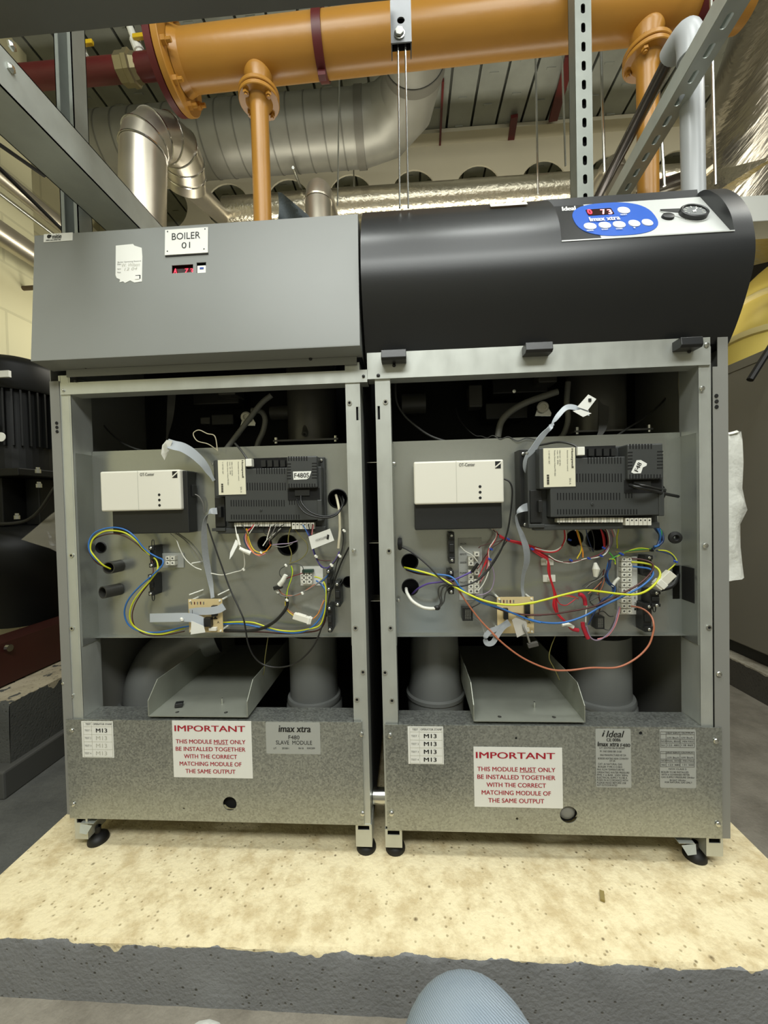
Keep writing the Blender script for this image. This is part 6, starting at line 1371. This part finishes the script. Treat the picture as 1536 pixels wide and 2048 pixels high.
# white polythene hung on the right side of the boiler
b = MB(); rnd = random.Random(11); n = 14; ptsL = []; 
prof = [(872, 1455, 1468), (868, 1454, 1476), (885, 1453, 1480), (930, 1453, 1480), (975, 1455, 1480), (1000, 1456, 1486), (1020, 1457, 1485), (1050, 1458, 1476), (1090, 1460, 1472), (1130, 1461, 1480), (1156, 1462, 1484)]
vs = []; fs = []; m_ = 14
for (y, x0, x1) in prof:
    Yc = .14; Yc = .06; pL, pR = at(1440, y, Yc+.03), at(x1, y, Yc+.03); pL.x = .6262; cx = (pL.x+pR.x)/2; hx = (pR.x-pL.x)/2
    for k in range(m_):
        an = 2*math.pi*k/m_; vs.append((cx+hx*math.cos(an)*(1+rnd.uniform(-.06, .06)), Yc+.03+.03*math.sin(an)*(1+rnd.uniform(-.3, .3)), pL.z+rnd.uniform(-.004, .004)))
for i in range(len(prof)-1):
    for k in range(m_): l = (k+1) % m_; fs.append((i*m_+k, (i+1)*m_+k, (i+1)*m_+l, i*m_+l))
fs.append(tuple(range(m_))); e = (len(prof)-1)*m_; fs.append(tuple(range(e, e+m_))[::-1])
b.add(vs, fs); tag(b.build('plastic_bag', POLY, smooth=70), 'crumpled white plastic bag hanging beside the right side panel', 'bag')
# ================================================================== left hand side: pump on its plinth
c = atz(9, 1602, 0.0); zl_ = atx(6, 1558, c.x).z; xu = c.x-.02
b = MB(); b.box(-1.86, c.x, c.y, 1.9, 0, .085)
tag(b.build('concrete_step', mat('dark_step', '#4d4d4a', .7, var=.15, scale=6), bevel=.006), 'low dark painted concrete step in front of the pump plinth', 'step')
cu = atx(16, 1408, xu); zu = cu.z
CONC2.node_tree.nodes
o = plinth('concrete_plinth', -1.86, xu, cu.y, 1.9, .085, zu, CONC2, 40, .003); del o['kind']
tag(o, 'dark edged concrete plinth carrying the black pump at the left', 'plinth')
rb_ = empty('steel_skid', (-1.5, .8, zu), 'dark red steel base frame under the black pump', 'base frame')
xr = xu-.13; zr0 = zu; zr1 = atx(60, 1271, xr).z
b = MB(); b.prism([(xr-.02, zr0), (xr, zr0+.006), (xr-.02, zr1), (xr-.12, zr1), (xr-.12, zr0)], cu.y-.2, 1.8, 'y'); b.build('base_channel', mat('dark_red_base', '#36120c', .5, var=.2, scale=10), rb_)
p = atx(14, 1296, xr-.01); b = MB(); b.cyl(p, p+Vector((.012, 0, 0)), .012, 10); b.build('anchor_bolt', STEEL, rb_)
Yp = .78; px_ = at(34, 800, Yp).x; kp = (Yp-CAM.y)/F
def pz(y): return at(34, y, Yp).z
pu = empty('pump', (px_, Yp, zr1), 'black vertical pump motor with finned body, at the left edge', 'pump')
b = MB(); b.lathe([(0, pz(722)), (40*kp, pz(723)), (64*kp, pz(730)), (76*kp, pz(742)), (78*kp, pz(748)), (78*kp, pz(790)), (76*kp, pz(794)), (60*kp, pz(794))], (px_, Yp, 0), (0, 0, 1), 40); b.build('fan_cowl', PUMPB, pu, smooth=40)
b = MB(); b.lathe([(66*kp, pz(790)), (66*kp, pz(948)), (30*kp, pz(948))], (px_, Yp, 0), (0, 0, 1), 40)
for k in range(36):
    an = 2*math.pi*k/36; d_ = Vector((math.cos(an), math.sin(an), 0)); b.obox(Vector((px_, Yp, (pz(795)+pz(900))/2))+d_*70*kp, d_*6*kp, Vector((-d_.y, d_.x, 0))*.003, (0, 0, (pz(795)-pz(900))/2))
b.build('finned_body', PUMPB, pu)
b = MB(); X0 = px_-20*kp; b.box(px_-40*kp, px_+22*kp, Yp-100*kp, Yp-60*kp, pz(905), pz(828)); b.build('terminal_box', PUMPB, pu, bevel=.008)
for y in (857, 884):
    b = MB(); p = Vector((px_+22*kp, Yp-82*kp, pz(y))); b.tube([p, p+Vector((.02, -.004, 0)), p+Vector((.022, -.004, 0)), p+Vector((.04, -.008, 0))], [.016, .016, .012, .010], 10); b.build('cable_gland', PUMPB, pu)
b = MB(); b.box(px_-90*kp, px_+95*kp, Yp-95*kp, Yp+95*kp, pz(960), pz(946)); b.build('motor_flange', PUMPB, pu, bevel=.004)
for x, y in ((76, 941), (10, 945), (78, 970), (34, 1033)):
    q = at(x, y, Yp-.17); b = MB(); b.lathe([(.009, -.01), (.009, .004), (.006, .006), (.006, .012), (0, .012)], q, (0, 0, 1), 6); b.build('bolt', ZINC, pu)
b = MB(); b.box(px_-36*kp, px_+34*kp, Yp-70*kp, Yp+70*kp, pz(1050), pz(960)); b.box(px_-62*kp, px_-44*kp, Yp-50*kp, Yp+50*kp, pz(1050), pz(960)); b.box(px_+40*kp, px_+70*kp, Yp-30*kp, Yp+50*kp, pz(1050), pz(960)); b.build('lantern_bracket', PUMPB, pu, bevel=.004)
b = MB(); b.lathe([(30*kp, pz(1048)), (92*kp, pz(1052)), (112*kp, pz(1068)), (122*kp, pz(1095)), (112*kp, pz(1128)), (96*kp, pz(1150)), (70*kp, pz(1195)), (62*kp, pz(1240)), (62*kp, zr1)], (px_, Yp, 0), (0, 0, 1), 40); b.build('pump_casing', PUMPB, pu, smooth=40)
X0, X1, Z0, Z1 = rect(-12, 742, 20, 755, Yp-.165); b = MB(); b.box(X0, X1, Yp-.170, Yp-.160, Z0, Z1, WHITE); b.build('asset_sticker', None, pu)
q = at(3, 874, Yp-.20); b = MB(); b.lathe([(.017, 0), (.017, .002), (0, .002)], q, (0, -1, 0), 20, WHITE); b.build('round_label', None, pu)
tubeobj('dark cable sagging across the front of the pump', [(-20, 1046, .55), (20, 1047, .55), (55, 1040, .55), (80, 1020, .5), (110, 975, .45)], .006, RUB, name='cable', cat='cable')
b = MB(); Yk = .535; v = [at(x, y, Yk+dy*.5) for x, y, dy in ((42, 1079, 0), (70, 1056, .02), (100, 1030, .05), (125, 1012, .06), (130, 1112, .03), (100, 1097, .0), (70, 1088, -.01), (68, 1075, .0), (95, 1062, .02))]
b.add(v+[p+Vector((0, .004, 0)) for p in v], [(0, 1, 7), (1, 2, 8, 7), (2, 3, 8), (8, 3, 4, 5), (7, 8, 5, 6), (0, 7, 6)]+[tuple(q+9 for q in f[::-1]) for f in [(0, 1, 7), (1, 2, 8, 7), (2, 3, 8), (8, 3, 4, 5), (7, 8, 5, 6), (0, 7, 6)]])
tag(b.build('polythene_sheet', CLEAR), 'corner of clear polythene sheet sticking out left of the boiler', 'sheet')
# clad pipes along the left wall
def wallpipe(lb, x0, y0, x1, y1, X, rpx, m):
    a_, b_ = atx(x0, y0, X), atx(x1, y1, X); zz = (a_.z+b_.z)/2; r = rpx*X/-790*1.0 if False else rpx*abs(X)/790
    b = MB(); b.cyl((X, a_.y-.6, a_.z+(a_.z-b_.z)*.0), (X, 2.4, a_.z), r, 28); tag(b.build('insulated_pipe', m, smooth=50), lb, 'pipe', 'silver clad pipes on the left wall')
wallpipe('upper silver clad pipe along the left wall', 0, 352, 60, 402, -1.62, 15, ALU); wallpipe('slim bare pipe along the left wall, between two clad pipes', 0, 388, 90, 455, -1.66, 4, STEEL); wallpipe('lower silver clad pipe along the left wall', 0, 466, 70, 522, -1.66, 22, ALU)
for (x0, y0, x1, y1, lb) in ((0, 290, 75, 342, 'upper thin black cable slung along the left wall'), (0, 338, 130, 465, 'lower thin black cable slung along the left wall')):
    a_ = atx(x0, y0, -1.2); bq = atx(x1, y1, -1.2); b = MB(); b.cyl(a_+(a_-bq)*.2, bq+(bq-a_)*.2, .006, 8); tag(b.build('cable', RUB), lb, 'cable')
b = MB(); b.cyl(at(5, 579, 1.05), at(110, 573, 1.05), .011, 10); b.lathe([(.018, 0), (.018, .02), (0, .02)], at(5, 579, 1.05), (-1, 0, 0), 10); tag(b.build('wall_rod', mat('rusty_rod', '#5b4b37', .6), smooth=40), 'brown steel rod sticking out of the left wall above the pump', 'rod')
# ================================================================== rods, straps, cloth, knee
def rod(x0, y0, x1, y1, Y, r, lb, m=ZINC, nm='hanger_rod'):
    a_, bq = at(x0, y0, Y), at(x1, y1, Y); b = MB(); t = (a_-bq); zt_ = ZC if y0 < 200 or y0 == 318 else a_.z
    top_ = bq+t*((zt_-bq.z)/t.z) if abs(t.z) > 1e-3 else a_
    b.cyl(top_, bq, r, 8); tag(b.build(nm, m), lb, 'rod', 'thin hanger rods')
rod(1071, 100, 1076, 388, .75, .004, 'thin hanger rod left of the slotted strut'); rod(1199, 0, 1209, 345, .65, .005, 'thin hanger rod between the slotted strut and the conduit'); rod(1307, 0, 1329, 372, .60, .005, 'thin hanger rod passing the right gas drop'); rod(1422, 0, 1431, 370, .35, .004, 'thin hanger rod in front of the foil duct'); rod(1126, 173, 1131, 333, 1.3, .005, 'thin hanger rod over the holed beam near the slotted strut'); rod(679, 147, 675, 412, .9, .0035, 'thin hanger rod right of the left gas drop'); rod(707, 318, 708, 375, 1.4, .004, 'short hanger rod over the foil wrapped pipe, left of centre')
a_, bq = at(535, 200, .75), at(586, 335, 1.2); b = MB(); b.cyl(bq+(a_-bq)*((ZC-bq.z)/(a_.z-bq.z)), bq, .007, 8); tag(b.build('brace_rod', ZINC), 'steel brace rod slanting behind the left gas drop', 'rod')
def redbar(lb, x0, y0, x1, y1, Z, w_):
    a_, bq = atz(x0, y0, Z), atz(x1, y1, Z); b = MB(); b.bar(a_, bq, w_, .02); tag(b.build('red_strap', OXRED), lb, 'strap', 'oxide red straps on the ceiling')
redbar('wide oxide red strap on the ceiling left of the slotted strut', 1141, 110, 1106, 240, ZC-.02, .05); redbar('oxide red strap on the ceiling right of centre', 1029, 232, 1020, 290, ZC-.02, .04); redbar('narrow oxide red strap on the ceiling behind the two wires', 886, 160, 879, 305, ZC-.02, .012)
b = MB(); grid = []; nU, nV = 8, 7
for i in range(nU+1):
    for j in range(nV+1):
        u, v = i/nU, j/nV; x = 555+62*u; top_ = 384 if u < .1 else 384+ (u-.1)*52; y = 445+(top_-445)*v
        q = at(x+ (3*math.sin(v*3)), y, .13+.03*math.sin(u*5+v*2)+.02*v); q.z = 1.401 if j == 0 else q.z; grid.append(q)
fs = [(i*(nV+1)+j, (i+1)*(nV+1)+j, (i+1)*(nV+1)+j+1, i*(nV+1)+j+1) for i in range(nU) for j in range(nV)]
n_ = len(grid); b.add(grid+[q+Vector((0, .008, -.002)) for q in grid], fs+[tuple(k+n_ for k in f[::-1]) for f in fs])
tag(b.build('grey_cloth', mat('grey_cloth', '#3f4648', .8, bump=.2, bscale=200), smooth=60), 'pointed fold of dark grey cloth behind the grey cover', 'cloth')
p = atz(405, 2078, .0); b = MB(); b.ball((p.x, p.y, .0), .035, POLY, 12, (1.0, .7, .25)); tag(b.build('white_rag', POLY, smooth=60), 'scrap of white rag on the floor at the bottom edge', 'rag')
# the photographer's knee
def denim():
    m = bpy.data.materials.new('denim'); m.use_nodes = True; nt = m.node_tree; N = nt.nodes; L = nt.links; b = N['Principled BSDF']; b.inputs['Roughness'].default_value = .85
    tc = N.new('ShaderNodeTexCoord'); wv = N.new('ShaderNodeTexWave'); wv.wave_type = 'BANDS'; wv.bands_direction = 'DIAGONAL'; wv.inputs['Scale'].default_value = 210; wv.inputs['Distortion'].default_value = 1.5
    L.new(tc.outputs['Object'], wv.inputs[0]); nz = N.new('ShaderNodeTexNoise'); nz.inputs['Scale'].default_value = 14; nz.inputs['Detail'].default_value = 6; L.new(tc.outputs['Object'], nz.inputs[0])
    r = N.new('ShaderNodeValToRGB'); r.color_ramp.elements[0].color = lin('#8596a8'); r.color_ramp.elements[1].color = lin('#b2bec8'); L.new(nz.outputs[0], r.inputs[0])
    mx = N.new('ShaderNodeMix'); mx.data_type = 'RGBA'; mx.blend_type = 'MULTIPLY'; mx.inputs[0].default_value = .25; L.new(r.outputs[0], mx.inputs[6]); L.new(wv.outputs[0], mx.inputs[7]); L.new(mx.outputs[2], b.inputs['Base Color'])
    bp = N.new('ShaderNodeBump'); bp.inputs['Strength'].default_value = .35; bp.inputs['Distance'].default_value = .002; L.new(wv.outputs[0], bp.inputs['Height']); L.new(bp.outputs[0], b.inputs['Normal'])
    return m
kt = at(938, 1976, -.43); kx, ky, kz = kt.x, -.445, kt.z-.069
hip = Vector((kx+.05, -.92, .36)); ank = Vector((kx+.02, -.50, .085))
path = [hip, hip.lerp(Vector((kx, ky, kz)), .35)+Vector((0, 0, .01)), hip.lerp(Vector((kx, ky, kz)), .7)+Vector((0, 0, .012)), hip.lerp(Vector((kx, ky, kz)), .88)+Vector((0, 0, .008)), Vector((kx, ky-.012, kz+.002)), Vector((kx, ky+.012, kz-.022)), Vector((kx+.002, ky+.006, kz-.065)), Vector((kx+.01, ky-.02, kz-.13)), ank.lerp(Vector((kx, ky, kz)), .35), ank, Vector((kx+.02, -.47, .05)), Vector((kx+.02, -.38, .035)), Vector((kx+.02, -.33, .03))]
rad = [.095, .094, .086, .079, .0725, .069, .060, .060, .058, .052, .045, .042, .028]
b = MB(); P_ = spline(path, 5); R_ = []
for i in range(len(P_)):
    t = i/5; k_ = int(t); f_ = t-k_; R_.append(rad[min(k_, len(rad)-1)]*(1-f_)+rad[min(k_+1, len(rad)-1)]*f_)
b.tube(P_, R_, 36); me = b.build('person', denim(), smooth=80)
tag(me, 'person crouching, only one bent knee in pale blue jeans showing', 'person')
b = MB(); b.tube([Vector((kx+.02, -.555, .04)), Vector((kx+.02, -.54, .042)), Vector((kx+.02, -.46, .052)), Vector((kx+.02, -.36, .043)), Vector((kx+.02, -.30, .036)), Vector((kx+.02, -.275, .032))], [.03, .040, .050, .043, .036, .018], 24); b.build('shoe', RUB, me, smooth=60)
